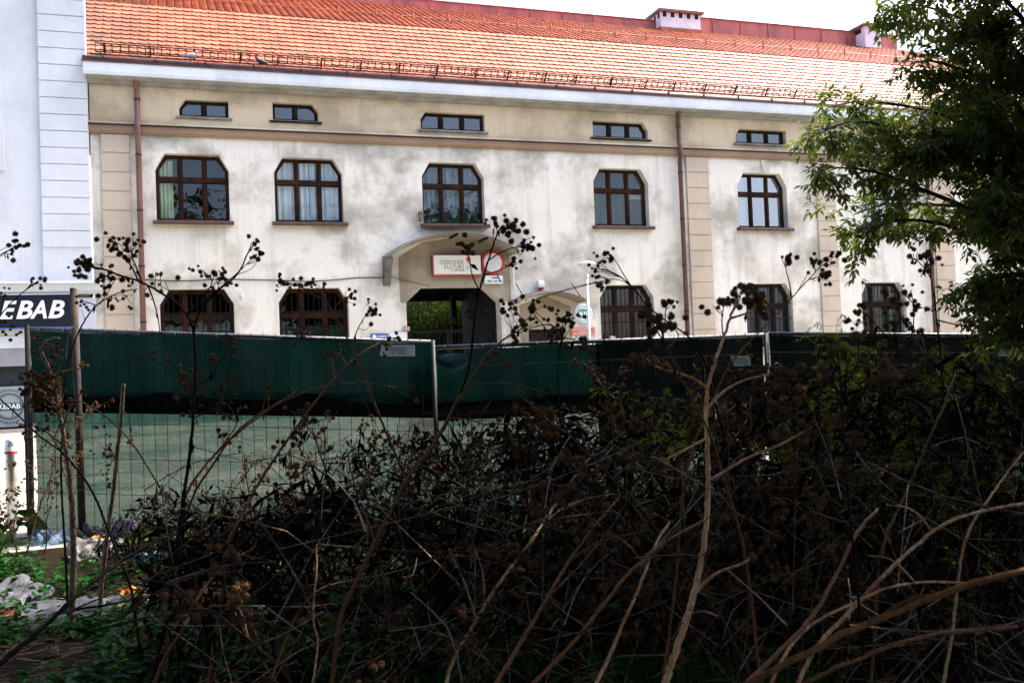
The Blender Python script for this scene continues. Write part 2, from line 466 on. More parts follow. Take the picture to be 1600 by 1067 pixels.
# ------------------------------------------------------------------ generic shapes
def chamfer_poly(x0, x1, z0, z1, cl, cr, cv, inset=0.):
    i = inset
    p = [(x0+i, z0+i), (x1-i, z0+i)]
    p += [(x1-i, z1-cv-i*.3), (x1-cr-i*.5, z1-i)] if cr else [(x1-i, z1-i)]
    p += [(x0+cl+i*.5, z1-i), (x0+i, z1-cv-i*.3)] if cl else [(x0+i, z1-i)]
    return p
def clip_rect(poly, x0, x1, z0, z1):
    def cut(P, f, inter):
        out = []
        for i, a in enumerate(P):
            b = P[(i+1) % len(P)]
            if f(a): out.append(a)
            if f(a) != f(b): out.append(inter(a, b))
        return out
    def ix(X): return lambda a, b: (X, a[1] + (b[1]-a[1])*(X-a[0])/(b[0]-a[0]))
    def iz(Z): return lambda a, b: (a[0] + (b[0]-a[0])*(Z-a[1])/(b[1]-a[1]), Z)
    P = cut(poly, lambda p: p[0] >= x0, ix(x0)); P = cut(P, lambda p: p[0] <= x1, ix(x1)) if P else P
    P = cut(P, lambda p: p[1] >= z0, iz(z0)) if P else P; P = cut(P, lambda p: p[1] <= z1, iz(z1)) if P else P
    return P
def wall_with_holes(name, outer, holes, y0, y1, mat, parent):
    cu = bpy.data.curves.new(name, 'CURVE'); cu.dimensions = '2D'; cu.fill_mode = 'BOTH'
    cu.extrude = (y1 - y0)/2
    for poly in [outer] + holes:
        sp = cu.splines.new('POLY'); sp.points.add(len(poly) - 1)
        for q, (x, z) in zip(sp.points, poly): q.co = (x, z, 0, 1)
        sp.use_cyclic_u = True
    tmp = bpy.data.objects.new('tmp', cu); COL.objects.link(tmp)
    dg = bpy.context.evaluated_depsgraph_get()
    me = bpy.data.meshes.new_from_object(tmp.evaluated_get(dg))
    bpy.data.objects.remove(tmp); bpy.data.curves.remove(cu)
    n = len(me.vertices); co = np.empty(n*3, np.float32); me.vertices.foreach_get('co', co); co = co.reshape(-1, 3)
    w = np.stack([co[:, 0], (y0+y1)/2 + co[:, 2], co[:, 1]], 1)
    me.vertices.foreach_set('co', w.ravel().astype(np.float32)); me.materials.clear(); me.update()
    return link(name, me, mat, parent)
_txt = {}
def text_obj(body, size, loc, mat, parent, name='lettering', shear=0., bold=0., depth=.004, align='LEFT', width=None):
    """flat lettering standing on a wall that faces -Y; loc is the baseline start"""
    cu = bpy.data.curves.new('txt', 'FONT'); cu.body = body; cu.size = size; cu.shear = shear
    cu.offset = bold; cu.extrude = depth; cu.align_x = align; cu.resolution_u = 3
    tmp = bpy.data.objects.new('tmp', cu); COL.objects.link(tmp)
    dg = bpy.context.evaluated_depsgraph_get()
    me = bpy.data.meshes.new_from_object(tmp.evaluated_get(dg))
    bpy.data.objects.remove(tmp); bpy.data.curves.remove(cu)
    co = np.empty(len(me.vertices)*3, np.float32); me.vertices.foreach_get('co', co); co = co.reshape(-1, 3)
    sx = 1.
    if width: sx = width/(co[:, 0].max() - co[:, 0].min())
    w = np.stack([loc[0] + co[:, 0]*sx, loc[1] - co[:, 2], loc[2] + co[:, 1]], 1)
    me.vertices.foreach_set('co', w.ravel().astype(np.float32)); me.materials.clear(); me.update()
    return link(name, me, mat, parent)
def rounded_disc(mb, c, r, t, n=40):
    return mb.lathe([(r*.97, 0), (r, -t*.3), (r, -t*.7), (r*.97, -t)], c, 'y', n)

# ================================================================== ground
def sheet(name, x0, x1, ys, mat, dz=0., nx=2, bumpy=0.):
    xs = np.linspace(x0, x1, nx); v = []; f = []
    for y in ys:
        for x in xs:
            h = 0
            if bumpy: h = bumpy*(math.sin(x*2.1+y*1.3)+math.sin(x*3.7-y*2.9)*.6+math.sin(x*7.3+y*5.1)*.3)
            v.append((x, y, ground_z(y) + dz + h))
    for j in range(len(ys)-1):
        for i in range(nx-1):
            f.append((j*nx+i, j*nx+i+1, (j+1)*nx+i+1, (j+1)*nx+i))
    mb = MB(); mb.v = v; mb.f = f
    return structure(mb.build(name, mat))
sheet('ground', -400, 400, [-300, 7.4, 7.5, 9.2, 23, 900], M['soil'], -.03)
sheet('square_pavement', -60, 60, [9.35, 16, 23, 60], M['paving'], .004)
sheet('lot_soil', -14, 16, list(np.linspace(-8, 9.34, 60)), M['soil'], .012, 80, .018)

# ================================================================== main building
X0, X1, YB = -1.80, 27.0, 33.0
bld = thing('building', 'long cream and tan two storey building with orange tile roof', 'building', (8, FY, GZ))
WT = 0.42
ZB, ZC = 7.24, 8.50         # underside of string course, underside of cornice
def px_open(xa, xb, yt, yb, Y=FY):
    """opening size on the facade from picture corners"""
    a = onY(xa, (yt+yb)/2, Y); b = onY(xb, (yt+yb)/2, Y)
    zt = onY((xa+xb)/2, yt, Y)[2]; zb = onY((xa+xb)/2, yb, Y)[2]
    return a[0], b[0], zb, zt
UZ0, UZ1, UW = 5.29, 6.82, 1.60
up_c = [.3335, 2.957, 6.519, 11.137, 15.50, 19.70, 24.1]
upper = [(c-UW/2, c+UW/2, UZ0, UZ1, .21, .21, .36) for c in up_c]
lower_px = [(250, 366, 453), (436, 545, 450), (938, 1022, 447), (1166, 1239, 445), (1347, 1416, 442)]
lower = []
for xa, xb, yt in lower_px:
    a, b, _, zt = px_open(xa, xb, yt, yt+70)
    lower.append((a, b, 1.95, 3.72, .21, .21, .34))
attic_px = [(280, 357, 157, 183, 1, 0), (426, 497, 162, 189, 0, 1), (657, 757, 177, 204, 1, 0), (926, 1012, 191, 216, 0, 1), (1149, 1228, 203, 225, 1, 0), (1338, 1408, 213, 234, 0, 1)]
attic = []
for xa, xb, yt, yb, cl, cr in attic_px:
    a, b, zb, zt = px_open(xa, xb, yt, yb)
    attic.append((a, b, zb, zt, .14*cl, .14*cr, .2))
ga, gb, _, gz = px_open(635, 783, 448, 520)
gate_open = (ga, gb, GZ-.02, gz, .42, .42, .38)
da, db, _, dz_ = px_open(826, 884, 514, 530)
door_open = (da, db, GZ-.02, dz_, 0, 0, 0)
holes_low = [chamfer_poly(*h) for h in upper + lower + [gate_open, door_open]]
wall_with_holes('wall', [(X0, GZ-.4), (X1, GZ-.4), (X1, ZB), (X0, ZB)], holes_low, FY, FY+WT, M['plaster'], bld)
wall_with_holes('attic_wall', [(X0, ZB), (X1, ZB), (X1, ZC+.3), (X0, ZC+.3)], [chamfer_poly(*h) for h in attic], FY-.006, FY+WT, M['attic'], bld)
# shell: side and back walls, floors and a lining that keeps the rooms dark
sh = MB()
sh.box(X0, X0+.3, FY+WT, YB, GZ-.4, 8.8); sh.box(X1-.3, X1, FY+WT, YB, GZ-.4, 8.8)
sh.build('side_wall', M['plaster'], bld, kind='stuff')
P0, P1, PE = ga-.02, gb+.30, 27.6     # passage
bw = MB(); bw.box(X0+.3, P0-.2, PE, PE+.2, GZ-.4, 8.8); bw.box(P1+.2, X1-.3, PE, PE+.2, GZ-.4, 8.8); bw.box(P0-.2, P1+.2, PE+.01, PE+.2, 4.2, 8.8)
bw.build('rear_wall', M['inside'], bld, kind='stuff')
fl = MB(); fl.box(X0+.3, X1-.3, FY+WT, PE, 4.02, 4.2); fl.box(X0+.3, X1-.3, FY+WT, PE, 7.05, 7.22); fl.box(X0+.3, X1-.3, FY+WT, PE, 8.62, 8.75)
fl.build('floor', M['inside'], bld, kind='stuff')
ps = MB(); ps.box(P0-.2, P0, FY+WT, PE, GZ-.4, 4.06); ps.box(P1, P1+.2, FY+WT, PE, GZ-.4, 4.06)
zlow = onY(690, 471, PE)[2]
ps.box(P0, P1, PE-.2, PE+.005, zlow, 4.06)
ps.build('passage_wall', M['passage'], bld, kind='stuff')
# string course with flashing
sc_ = MB(); sc_.xprism([(FY+.01, ZB-.03), (FY-.07, ZB-.03), (FY-.11, ZB+.03), (FY-.11, ZB+.15), (FY+.01, ZB+.15)], X0-.02, X1)
band = sc_.build('string_course', M['band'], bld)
MB().xprism([(FY+.01, ZB+.153), (FY-.15, ZB+.153), (FY-.155, ZB+.175), (FY+.01, ZB+.215)], X0-.10, X1).build('flashing', M['rail'], band)
MB().xprism([(FY-.008, ZB+.215), (FY-.10, ZB+.19), (FY-.008, ZB+.26)], X0-.03, X1).build('ledge', M['attic'], band)
# cornice
CF = FY-.40
cz = lambda z: CAM[2] + (z - CAM[2])*CF/FY
zc0, zc1 = cz(8.552), cz(8.828)
co = MB(); co.xprism([(FY+.1, zc0), (CF, zc0), (CF-.015, zc0+.06), (CF-.015, zc1), (FY+.1, zc1)], X0-.08, X1)
cor = co.build('cornice', M['cornice'], bld)
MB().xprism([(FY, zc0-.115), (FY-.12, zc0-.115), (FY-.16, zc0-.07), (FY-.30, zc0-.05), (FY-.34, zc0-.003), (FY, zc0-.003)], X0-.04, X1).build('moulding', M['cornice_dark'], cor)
MB().xprism([(CF-.03, zc1-.01), (CF-.035, zc1+.03), (CF+.02, zc1+.035), (CF+.02, zc1+.003), (CF-.015, zc1+.003)], X0-.10, X1).build('flashing', M['copper'], cor)
MB().xprism([(CF+.021, zc1+.003), (CF+.021, zc1+.03), (FY+.1, zc1+.05), (FY+.1, zc1+.003)], X0-.08, X1).build('cornice_top', M['copper'], cor)

# roof -------------------------------------------------------------
EY, EZ = FY-.06, zc1+.165
TP = R(45)
def up_roof(s, off=0.):
    return EY + s*math.cos(TP) - off*math.sin(TP), EZ + s*math.sin(TP) + off*math.cos(TP)
# break line from picture: solve slope length where it meets the seen break
d = ray(820, 56)
kk = d[2]/d[1]
SL = ((CAM[2] + kk*EY) - EZ)/(math.sin(TP) - kk*math.cos(TP))
RX0, RX1 = X0-.75, X1
roof = MB()
by, bz = up_roof(SL)
d = ray(980, 38); kk2 = d[2]/d[1]
UP = R(27)
S2 = ((CAM[2] + kk2*by) - bz)/(math.sin(UP) - kk2*math.cos(UP))
S2 = max(1.5, min(S2, 5.))
ty, tz = by + S2*math.cos(UP), bz + S2*math.sin(UP)
roof.add([(RX0, EY, EZ-.02), (RX1, EY, EZ-.02), (RX1, by, bz-.02), (RX0, by, bz-.02), (RX0, ty, tz-.02), (RX1, ty, tz-.02), (RX0, YB, 8.8), (RX1, YB, 8.8), (RX0, FY+.1, 8.7), (RX1, FY+.1, 8.7)],
   [(0,1,2,3), (3,2,5,4), (4,5,7,6), (0,3,4,6,8), (1,9,7,5,2), (0,8,9,1)])
roof_o = roof.build('roof', M['cornice_dark'], bld)
TWd, TEx = .200, .215
rows = int(SL/TEx) + 1; TEx = SL/rows
cols = int((RX1-RX0)/TWd)
def tile_geo(slope, W=TWd, L=TEx, hump=.003):
    us = np.array([-.5, -.3, -.1, .1, .28, .40, .5])*W*.965; ca, sa = math.cos(slope), math.sin(slope); v = []
    hh = [k_*hump for k_ in (.10, .14, .27, .52, .82, 1., .06)]
    tongue = [L*.20*k_ for k_ in (0, .35, .75, 1., .85, .5, 0)]
    for s_, lift, k in ((L*1.12, .004, 0), (0, .038, 1)):
        for u, h, tg in zip(us, hh, tongue):
            q = s_ - tg*k; o_ = h + lift
            v.append((u, q*ca - o_*sa, q*sa + o_*ca))
    for u, h, tg in zip(us, hh, tongue):
        q = -tg; o_ = h - .003
        v.append((u, q*ca - o_*sa, q*sa + o_*ca))
    f = [(7+i, 8+i, 1+i, i) for i in range(6)] + [(14+i, 15+i, 8+i, 7+i) for i in range(6)]
    return v, f
tv, tf = tile_geo(TP)
tm = MB().add(tv, tf).mesh('tile', False); tm.materials.append(M['tile'])
rest = []; cnt = 0
for i in range(cols):
    for j in range(rows):
        x = RX0 + (i + .5)*TWd; y, z = up_roof(j*TEx, rng.uniform(0, .006))
        if cnt < 297:
            o = link('tile', tm, None, roof_o); o.location = (x, y, z); cnt += 1
            o.matrix_parent_inverse = Matrix.Identity(4)
        else: rest.append((x, y, z))
TV = np.array(tv); TF = np.array(tf)
def scatter(name, pts, TV, TF, mat, parent):
    pts = np.array(pts); n = len(TV)
    v = (pts[:, None, :] + TV[None]).reshape(-1, 3)
    f = (TF[None] + (np.arange(len(pts))*n)[:, None, None]).reshape(-1, TF.shape[1])
    return link(name, arrays_mesh(name, v, f, False), mat, parent, 'stuff')
# roof is a child of bld: its own frame is the world one
scatter('roof_tiling', rest, TV, TF, M['tile'], roof_o)
uv_, uf_ = tile_geo(UP, TWd, .26, .010)
ur = int(S2/.26)+1; pts = []
for i in range(cols):
    for j in range(ur):
        s_ = j*S2/ur
        pts.append((RX0 + (i+.5)*TWd, by + s_*math.cos(UP), bz + s_*math.sin(UP)))
scatter('upper_tiling', pts, np.array(uv_), np.array(uf_), M['tile'], roof_o)
# a line of small snow hooks on the upper roof
hk = MB()
for i in range(27):
    x = RX0 + .6 + i*1.05; s_ = S2*.28
    y, z = by + s_*math.cos(UP), bz + s_*math.sin(UP)
    hk.tube([(x, y+.12, z+.04), (x, y, z+.05), (x-.02, y-.03, z+.24)], .022, 5)
hk.tube([(RX0, by+S2*.28*math.cos(UP), bz+S2*.28*math.sin(UP)+.12), (RX1, by+S2*.28*math.cos(UP), bz+S2*.28*math.sin(UP)+.12)], .012, 5)
hk.build('snow_hooks', M['tile'], roof_o, kind='stuff')
# red metal upstand along the ridge, one sheet after another
zt0 = tz+.02
for i in range(25):
    x = RX0 + i*1.15
    h1 = .26 if x < onY(1035, 40, ty)[0] else .52
    p = MB().box(x+.006, x+1.144, ty+.02, ty+.07, zt0-.1, zt0+h1)
    p.box(x-.02, x+.02, ty-.005, ty+.03, zt0-.1, zt0+h1+.012)
    p.box(x+.004, x+1.146, ty-.01, ty+.12, zt0+h1+.002, zt0+h1+.03)
    p.build('ridge_panel', M['ridge'], roof_o)
# gutter
gt = MB()
gt.tube([(X0-.10, EY-.09, EZ-.055), (X1, EY-.09, EZ-.055)], .095, 12)
gut = gt.build('gutter', M['copper'], bld, True)
gl_ = MB()
for i in range(26): gl_.xprism([(EY-.20, EZ-.10), (EY-.2, EZ+.02), (EY+.05, EZ+.03), (EY+.05, EZ+.02), (EY-.185, EZ+.01), (EY-.185, EZ-.10)], X0+.3+i*1.08, X0+.33+i*1.08)
gl_.build('gutter_straps', M['rail'], gut, kind='stuff')
# snow guard rail
sg = MB()
def sgp(x, s_, o_): y, z = up_roof(s_, o_); return (x, y, z)
s_g = .22
gx0, gx1 = X0+.15, X1
for o_ in (.07, .27):
    sg.tube([sgp(gx0, s_g, o_), sgp(gx1, s_g, o_)], .017, 5)
n_ = int((gx1-gx0)/.175)
for i in range(n_):
    x = gx0 + i*.175; sg.tube([sgp(x, s_g, .07), sgp(x, s_g, .27)], .012, 4, False)
guard = sg.build('snow_guard', M['rail'], roof_o, kind='stuff')
sg2 = MB(); x = gx0+.2
while x < gx1:
    sg2.bar(sgp(x, s_g-.01, -.01), sgp(x, s_g-.01, .29), .045, .04); sg2.tube([sgp(x, s_g, .2), sgp(x+.01, s_g+.25, .02)], .012, 5); x += rng.choice((.86, .95, 1.02))
sg2.build('guard_brackets', M['rail'], roof_o, kind='stuff')

# chimneys: white washed blocks with flue holes under a flat cap
def chimney(xa, xb, y0, y1, z0, z1, nfl, side):
    c = MB().box(xa, xb, y0, y1, z0, z1)
    ch = c.build('chimney', M['chimney'], roof_o)
    MB().box(xa-.10, xb+.10, y0-.10, y1+.10, z1+.003, z1+.09).build('chimney_cap', M['cap'], ch)
    MB().box(xa-.03, xb+.03, y0-.03, y1+.03, z0-.1, z0+.12).build('chimney_flashing', M['tile'], ch)
    w = (xb-xa)/nfl
    for i in range(nfl):
        MB().box(xa+(i+.28)*w, xa+(i+.72)*w, y0-.006, y0+.1, z1-.17, z1-.01).build('flue', M['black'], ch)
    n2 = 3
    w = (y1-y0)/n2
    for i in range(n2): MB().box(xa-.006, xa+.1, y0+(i+.25)*w, y0+(i+.7)*w, z1-.2, z1-.02).build('flue', M['black'], ch)
a = onY(1033, 45, ty-.35); b = onY(1095, 45, ty-.35); zt = onY(1060, 21, ty-.35)[2]; zb = onY(1060, 50, ty-.35)[2]
chimney(a[0], b[0], ty-.35, ty+.5, zb, zt, 5, 0)
a = onY(1352, 60, ty-.5); b = onY(1376, 60, ty-.5); zt = onY(1364, 42, ty-.5)[2]; zb = onY(1364, 80, ty-.5)[2]
chimney(a[0], b[0], ty-.5, ty+1.9, zb, zt, 1, 1)

# pilasters of separate blocks
def pilaster(xa, xb, z0, z1, mat, parent, yf, depth=.05, h=.43, odd=None):
    base = MB().box(xa-.0, xb+.0, yf-depth+.022, yf+.02, z0, z1).build('pilaster', mat, parent)
    z = z1
    k = 0
    me = {}
    while z - h > z0 - .01:
        hh = h*1.42 if odd == k else h
        b = MB(); x0, x1, a0, a1 = xa-.004, xb+.004, z-hh+.009, z-.009
        e = .012
        b.add([(x0, yf-depth+.024, a0), (x1, yf-depth+.024, a0), (x1, yf-depth+.024, a1), (x0, yf-depth+.024, a1),
               (x0+e, yf-depth, a0+e), (x1-e, yf-depth, a0+e), (x1-e, yf-depth, a1-e), (x0+e, yf-depth, a1-e)],
              [(4,5,6,7), (0,1,5,4), (1,2,6,5), (2,3,7,6), (3,0,4,7)])
        b.build('block', mat, base)
        z -= hh; k += 1
for xa, xb, y in ((158.5, 203.5, 265), (1071, 1106, 265), (1273, 1302, 265), (1461, 1490, 400)):
    A, B = onY(xa, y, FY)[0], onY(xb, y, FY)[0]
    pilaster(A, B, GZ, ZB-.03, M['pil'], bld, FY, .05, .43, 4 if xa < 200 else None)
# plinth
MB().box(X0, ga-.15, FY-.05, FY+.01, GZ-.4, GZ+.55).build('plinth', M['cornice_dark'], bld)
MB().box(db+.1, X1, FY-.05, FY+.01, GZ-.4, GZ+.55).build('plinth', M['cornice_dark'], bld)
# keystone stain-relief above window five
a = onY(1193, 255, FY)[0]
MB().prism([(a-.06, UZ1+.05), (a+.02, UZ1+.05), (a+.09, ZB-.04), (a-.1, ZB-.04)], FY-.035, FY+.01).build('keystone', M['plaster'], bld)

# downpipes
def downpipe(x_px, y_px, ztop, zbot, mat):
    x = onY(x_px, y_px, FY-.13)[0]
    pts = [(x-.02, CF+.1, ztop+.12), (x-.01, FY-.2, ztop-.02), (x, FY-.13, ztop-.12), (x, FY-.13, ZB+.3), (x, FY-.185, ZB+.2), (x, FY-.185, ZB-.05), (x, FY-.13, ZB-.2), (x, FY-.13, zbot)]
    p = MB().tube(pts, .062, 12).build('downpipe', mat, bld, True)
    z = ztop-.4
    while z > zbot+.3:
        MB().lathe([(.07, -.02), (.075, -.01), (.075, .01), (.07, .02)], (x, FY-.13, z), 'z', 12).build('clip', M['rail'], p)
        z -= 1.25
downpipe(217, 265, zc0-.05, GZ+.2, M['pipe'])
downpipe(1063, 265, zc0-.05, GZ+.2, M['copper'])
downpipe(1457, 430, zc0-.05, GZ+.2, M['copper'])

# windows ----------------------------------------------------------
def curtain(xa, xb, z0, z1, mat, parent, waves, amp=.035, y=FY+.315, scallop=0.):
    n = max(12, waves*8); v = []; f = []
    for i in range(n+1):
        u = i/n; x = xa + (xb-xa)*u
        yy = y + amp*math.sin(u*waves*2*math.pi) + amp*.4*math.sin(u*waves*5.1+1)
        zb = z0 + (scallop*abs(math.sin(u*math.pi*6)) if scallop else 0)
        v += [(x, yy, zb), (x + .01*math.sin(u*31), yy*1.0, z1)]
    for i in range(n): f.append((2*i, 2*i+2, 2*i+3, 2*i+1))
    mb = MB(); mb.v = v; mb.f = f
    return mb.build('curtain', mat, parent, True)
def window(o, wood, glass, cols_, transom, sill=None, fw=.065, mw=.075, depth=.20, silld=.17, sillh=.05):
    x0, x1, z0, z1, cl, cr, cv = o
    yf = FY + depth; ft = .07
    poly = chamfer_poly(*o)
    mb = MB()
    ins = chamfer_poly(x0, x1, z0, z1, cl, cr, cv, fw)
    n = len(poly)
    for i in range(n):
        a, b = poly[i], poly[(i+1) % n]; c, dd = ins[(i+1) % n], ins[i]
        mb.prism([a, b, c, dd], yf, yf+ft)
    W = x1-x0
    xm = [x0 + W*k/cols_ for k in range(1, cols_)]
    for x in xm:
        mb.box(x-mw/2, x+mw/2, yf-.018, yf+ft-.01, z0+fw*.9, z1-fw*.9)
        mb.box(x-.012, x+.012, yf-.034, yf-.018, z0+fw, z1-fw)
    zt = None
    if transom:
        zt = z1 - (z1-z0)*transom
        mb.box(x0+fw*.9, x1-fw*.9, yf-.03, yf+ft-.012, zt-.045, zt+.045)
        mb.box(x0+fw*.9, x1-fw*.9, yf-.045, yf-.03, zt+.012, zt+.05)
    # sash rails around each light
    zs = [z0+fw, zt-.045, zt+.045, z1-fw] if transom else [z0+fw, z1-fw]
    xs = [x0+fw] + [q for x in xm for q in (x-mw/2, x+mw/2)] + [x1-fw]
    win = None
    lights = []
    for i in range(0, len(xs), 2):
        for j in range(0, len(zs), 2):
            r = clip_rect(ins, xs[i], xs[i+1], zs[j], zs[j+1])
            if len(r) < 3: continue
            lights.append(r)
            cx = sum(p[0] for p in r)/len(r); czz = sum(p[1] for p in r)/len(r)
            rin = [(p[0] + (.028 if p[0] < cx else -.028), p[1] + (.028 if p[1] < czz else -.028)) for p in r]
            for k in range(len(r)):
                mb.prism([r[k], r[(k+1) % len(r)], rin[(k+1) % len(r)], rin[k]], yf+.008, yf+.05)
    win = mb.build('window', wood, bld)
    for r in lights:
        tilt = rng.uniform(-.004, .004)
        v = [(p[0], yf+.034 + tilt*(p[1]-z0) + rng.uniform(-.001, .001), p[1]) for p in r]
        MB().add(v, [tuple(range(len(r)))]).build('pane', glass, win)
    if sill:
        MB().xprism([(FY+depth+.03, z0-.06), (FY-silld, z0-.065-sillh), (FY-silld-.012, z0-.045-sillh*.4), (FY-silld, z0-.022), (FY+depth+.03, z0+.02)], x0-.075, x1+.075).build('sill', sill, win)
    return win
wins = []
for i, o in enumerate(upper):
    g = M['glass'] if i not in (4, 5) else M['glass_mirror']
    w = window(o, M['wood'], g, 3, .37, M['sill'], fw=.05, mw=.062)
    wins.append(w)
x0, x1, z0, z1 = upper[0][:4]; W = x1-x0
curtain(x0+.05, x0+W*.235, z0+.04, z1-.1, M['cur_green'], wins[0], 4)
x0, x1, z0, z1 = upper[1][:4]
curtain(x0+.02, x0+W*.52, z0+.04, z1-.02, M['cur_white'], wins[1], 6); curtain(x0+W*.53, x1-.02, z0+.04, z1-.02, M['cur_white'], wins[1], 5)
x0, x1, z0, z1 = upper[2][:4]
curtain(x0+.1, x1-.02, z0+.35, z1-.02, M['cur_lace'], wins[2], 9, .025, FY+.36, .1)
curtain(x0+.05, x1-.02, z0+.0, z0+.5, M['cur_dark'], wins[2], 5, .02, FY+.44)
x0, x1, z0, z1 = upper[3][:4]
curtain(x0+.02, x1-.02, z0+.04, z1-.3, M['cur_dark'], wins[3], 7, .03, FY+.42)
curtain(x0+W*.68, x1-.05, z0+.78, z0+.92, M['cur_cream'], wins[3], 1, .003, FY+.34)
x0, x1, z0, z1 = upper[4][:4]
curtain(x0+.02, x0+W*.3, z0+.04, z1-.05, M['cur_white'], wins[4], 4, .03, FY+.42)
curt = [None, None, 'cur_brown', 'cur_blue', 'cur_olive']
for i, o in enumerate(lower):
    w = window(o, M['wood'] if i < 3 else M['attic_wood'], M['glass'], 3 if i != 2 else 3, .36, M['sill_grey'], depth=.22)
    x0, x1, z0, z1 = o[:4]
    if curt[i]:
        curtain(x0+.02, x0+(x1-x0)*.27, z0, z1-.02, M[curt[i]], w, 4, .03, FY+.40)
        curtain(x0+(x1-x0)*.33, x1-.02, z0, z1-.02, M[curt[i]], w, 7, .03, FY+.40)
    else:
        curtain(x0+.02, x1-.02, z0, z0+.9, M['cur_dark'], w, 6, .03, FY+.41)
    gr = MB()
    n = 13
    for k in range(n):
        x = x0+.05 + (x1-x0-.1)*k/(n-1)
        cut = max(0, .34*(1-min(x-x0, x1-x)/.21))
        gr.tube([(x, FY+.1, z0+.02), (x, FY+.1, z1-.04-cut)], .0075, 5)
    for zz in (z0+.32, z0+.80, z0+1.22): gr.box(x0, x1, FY+.091, FY+.109, zz-.011, zz+.011)
    gr.build('grille', M['iron'], w, kind='stuff')
for i, o in enumerate(attic):
    w = window(o, M['attic_wood'], M['glass_dusty'], 2 if i < 2 else 3, None, M['sill_grey'] if i % 2 == 0 else M['attic_wood'], fw=.04, mw=.075, depth=.14, silld=.06, sillh=.0)
    x0, x1, z0, z1 = o[:4]
    if i in (1, 2, 4): curtain(x0+.04, x0+(x1-x0)*.62, z0, z1, M['cur_blue'], w, 3, .01, FY+.36)

# gateway ----------------------------------------------------------
gw = thing('passage_gate', 'dark iron double gate standing in the chamfered passage opening', 'gate', ((ga+gb)/2, FY+.5, GZ))
zr = onY(690, 516, FY+.6)[2]
for k, (xa, xb) in enumerate(((ga+.03, (ga+gb)/2-.01), ((ga+gb)/2+.01, gb-.03))):
    lf = MB()
    for z in (GZ+.12, zr-.03): lf.box(xa, xb, FY+.58, FY+.62, z-.035, z+.035)
    for x in (xa+.03, xb-.03): lf.box(x-.03, x+.03, FY+.575, FY+.625, GZ+.05, zr+.02)
    nb = 12
    for i in range(nb):
        x = xa + (xb-xa)*(i+.5)/nb; lf.tube([(x, FY+.6, GZ+.1), (x, FY+.6, zr-.02)], .011, 5)
    lf.build('gate_leaf', M['iron'], gw)
MB().box(onY(704, 480, PE-.5)[0], onY(712, 480, PE-.5)[0], PE-.6, PE-.45, GZ, 4.0).build('gate_post', M['passage'], gw)

def circle3(p1, p2, p3):
    (x1, y1), (x2, y2), (x3, y3) = p1, p2, p3
    A = np.array([[2*(x2-x1), 2*(y2-y1)], [2*(x3-x1), 2*(y3-y1)]]); b = np.array([x2*x2-x1*x1+y2*y2-y1*y1, x3*x3-x1*x1+y3*y3-y1*y1])
    c = np.linalg.solve(A, b); return c[0], c[1], math.hypot(x1-c[0], y1-c[1])
def canopy(name, pl, pm, pr, Yf, t, foot, ribs):
    q = [onY(*p, Yf) for p in (pl, pm, pr)]
    cx, czz, r = circle3(*[(p[0], p[2]) for p in q])
    a0 = math.atan2(q[0][2]-czz, q[0][0]-cx); a1 = math.atan2(q[2][2]-czz, q[2][0]-cx)
    n = 28; v = []; f = []
    for i in range(n+1):
        a = a0 + (a1-a0)*i/n
        e = 1 + .0*abs(i/n-.5)
        for (rr, y, dz) in ((r, Yf, 0), (r+t, Yf-.01, 0), (r+t+.02, FY, .05), (r, FY, .0)):
            v.append((cx+rr*math.cos(a)*e, y, czz+rr*math.sin(a)+dz))
    for i in range(n):
        for j in range(4): f.append((4*i+j, 4*(i+1)+j, 4*(i+1)+(j+1) % 4, 4*i+(j+1) % 4))
    f += [(0, 1, 2, 3), (4*n+3, 4*n+2, 4*n+1, 4*n)]
    mb = MB(); mb.v = v; mb.f = f
    c = mb.build(name, M['concrete'], bld, False)
    so = MB(); v = []; f = []
    for i in range(n+1):
        a = a0 + (a1-a0)*i/n
        v += [(cx+(r-.004)*math.cos(a), Yf+.04, czz+(r-.004)*math.sin(a)), (cx+(r-.004)*math.cos(a), FY-.003, czz+(r-.004)*math.sin(a))]
    for i in range(n): f.append((2*i, 2*i+1, 2*i+3, 2*i+2))
    so.v = v; so.f = f; so.build('soffit', M['soffit'], c)
    for u in ribs:
        a = a0 + (a1-a0)*u
        x, z = cx+(r-.02)*math.cos(a), czz+(r-.02)*math.sin(a)
        MB().box(x-.025, x+.025, Yf+.03, FY-.01, z-.025, z+.03).build('rib', M['iron'], c)
    return c, q
can, q = canopy('gate_canopy', (609, 402), (712, 364), (813, 394), FY-.72, .03, True, (.52, .74))
# rounded concrete shoulder at the left end of the canopy
xs = q[0][0]; zs = q[0][2]
MB().xprism([(FY+.01, zs+.12), (FY-.45, zs+.06), (FY-.5, zs-.02), (FY-.30, zs-.2), (FY-.16, zs-.55), (FY+.01, zs-.62)], xs-.04, xs+.13).build('shoulder', M['concrete'], can)
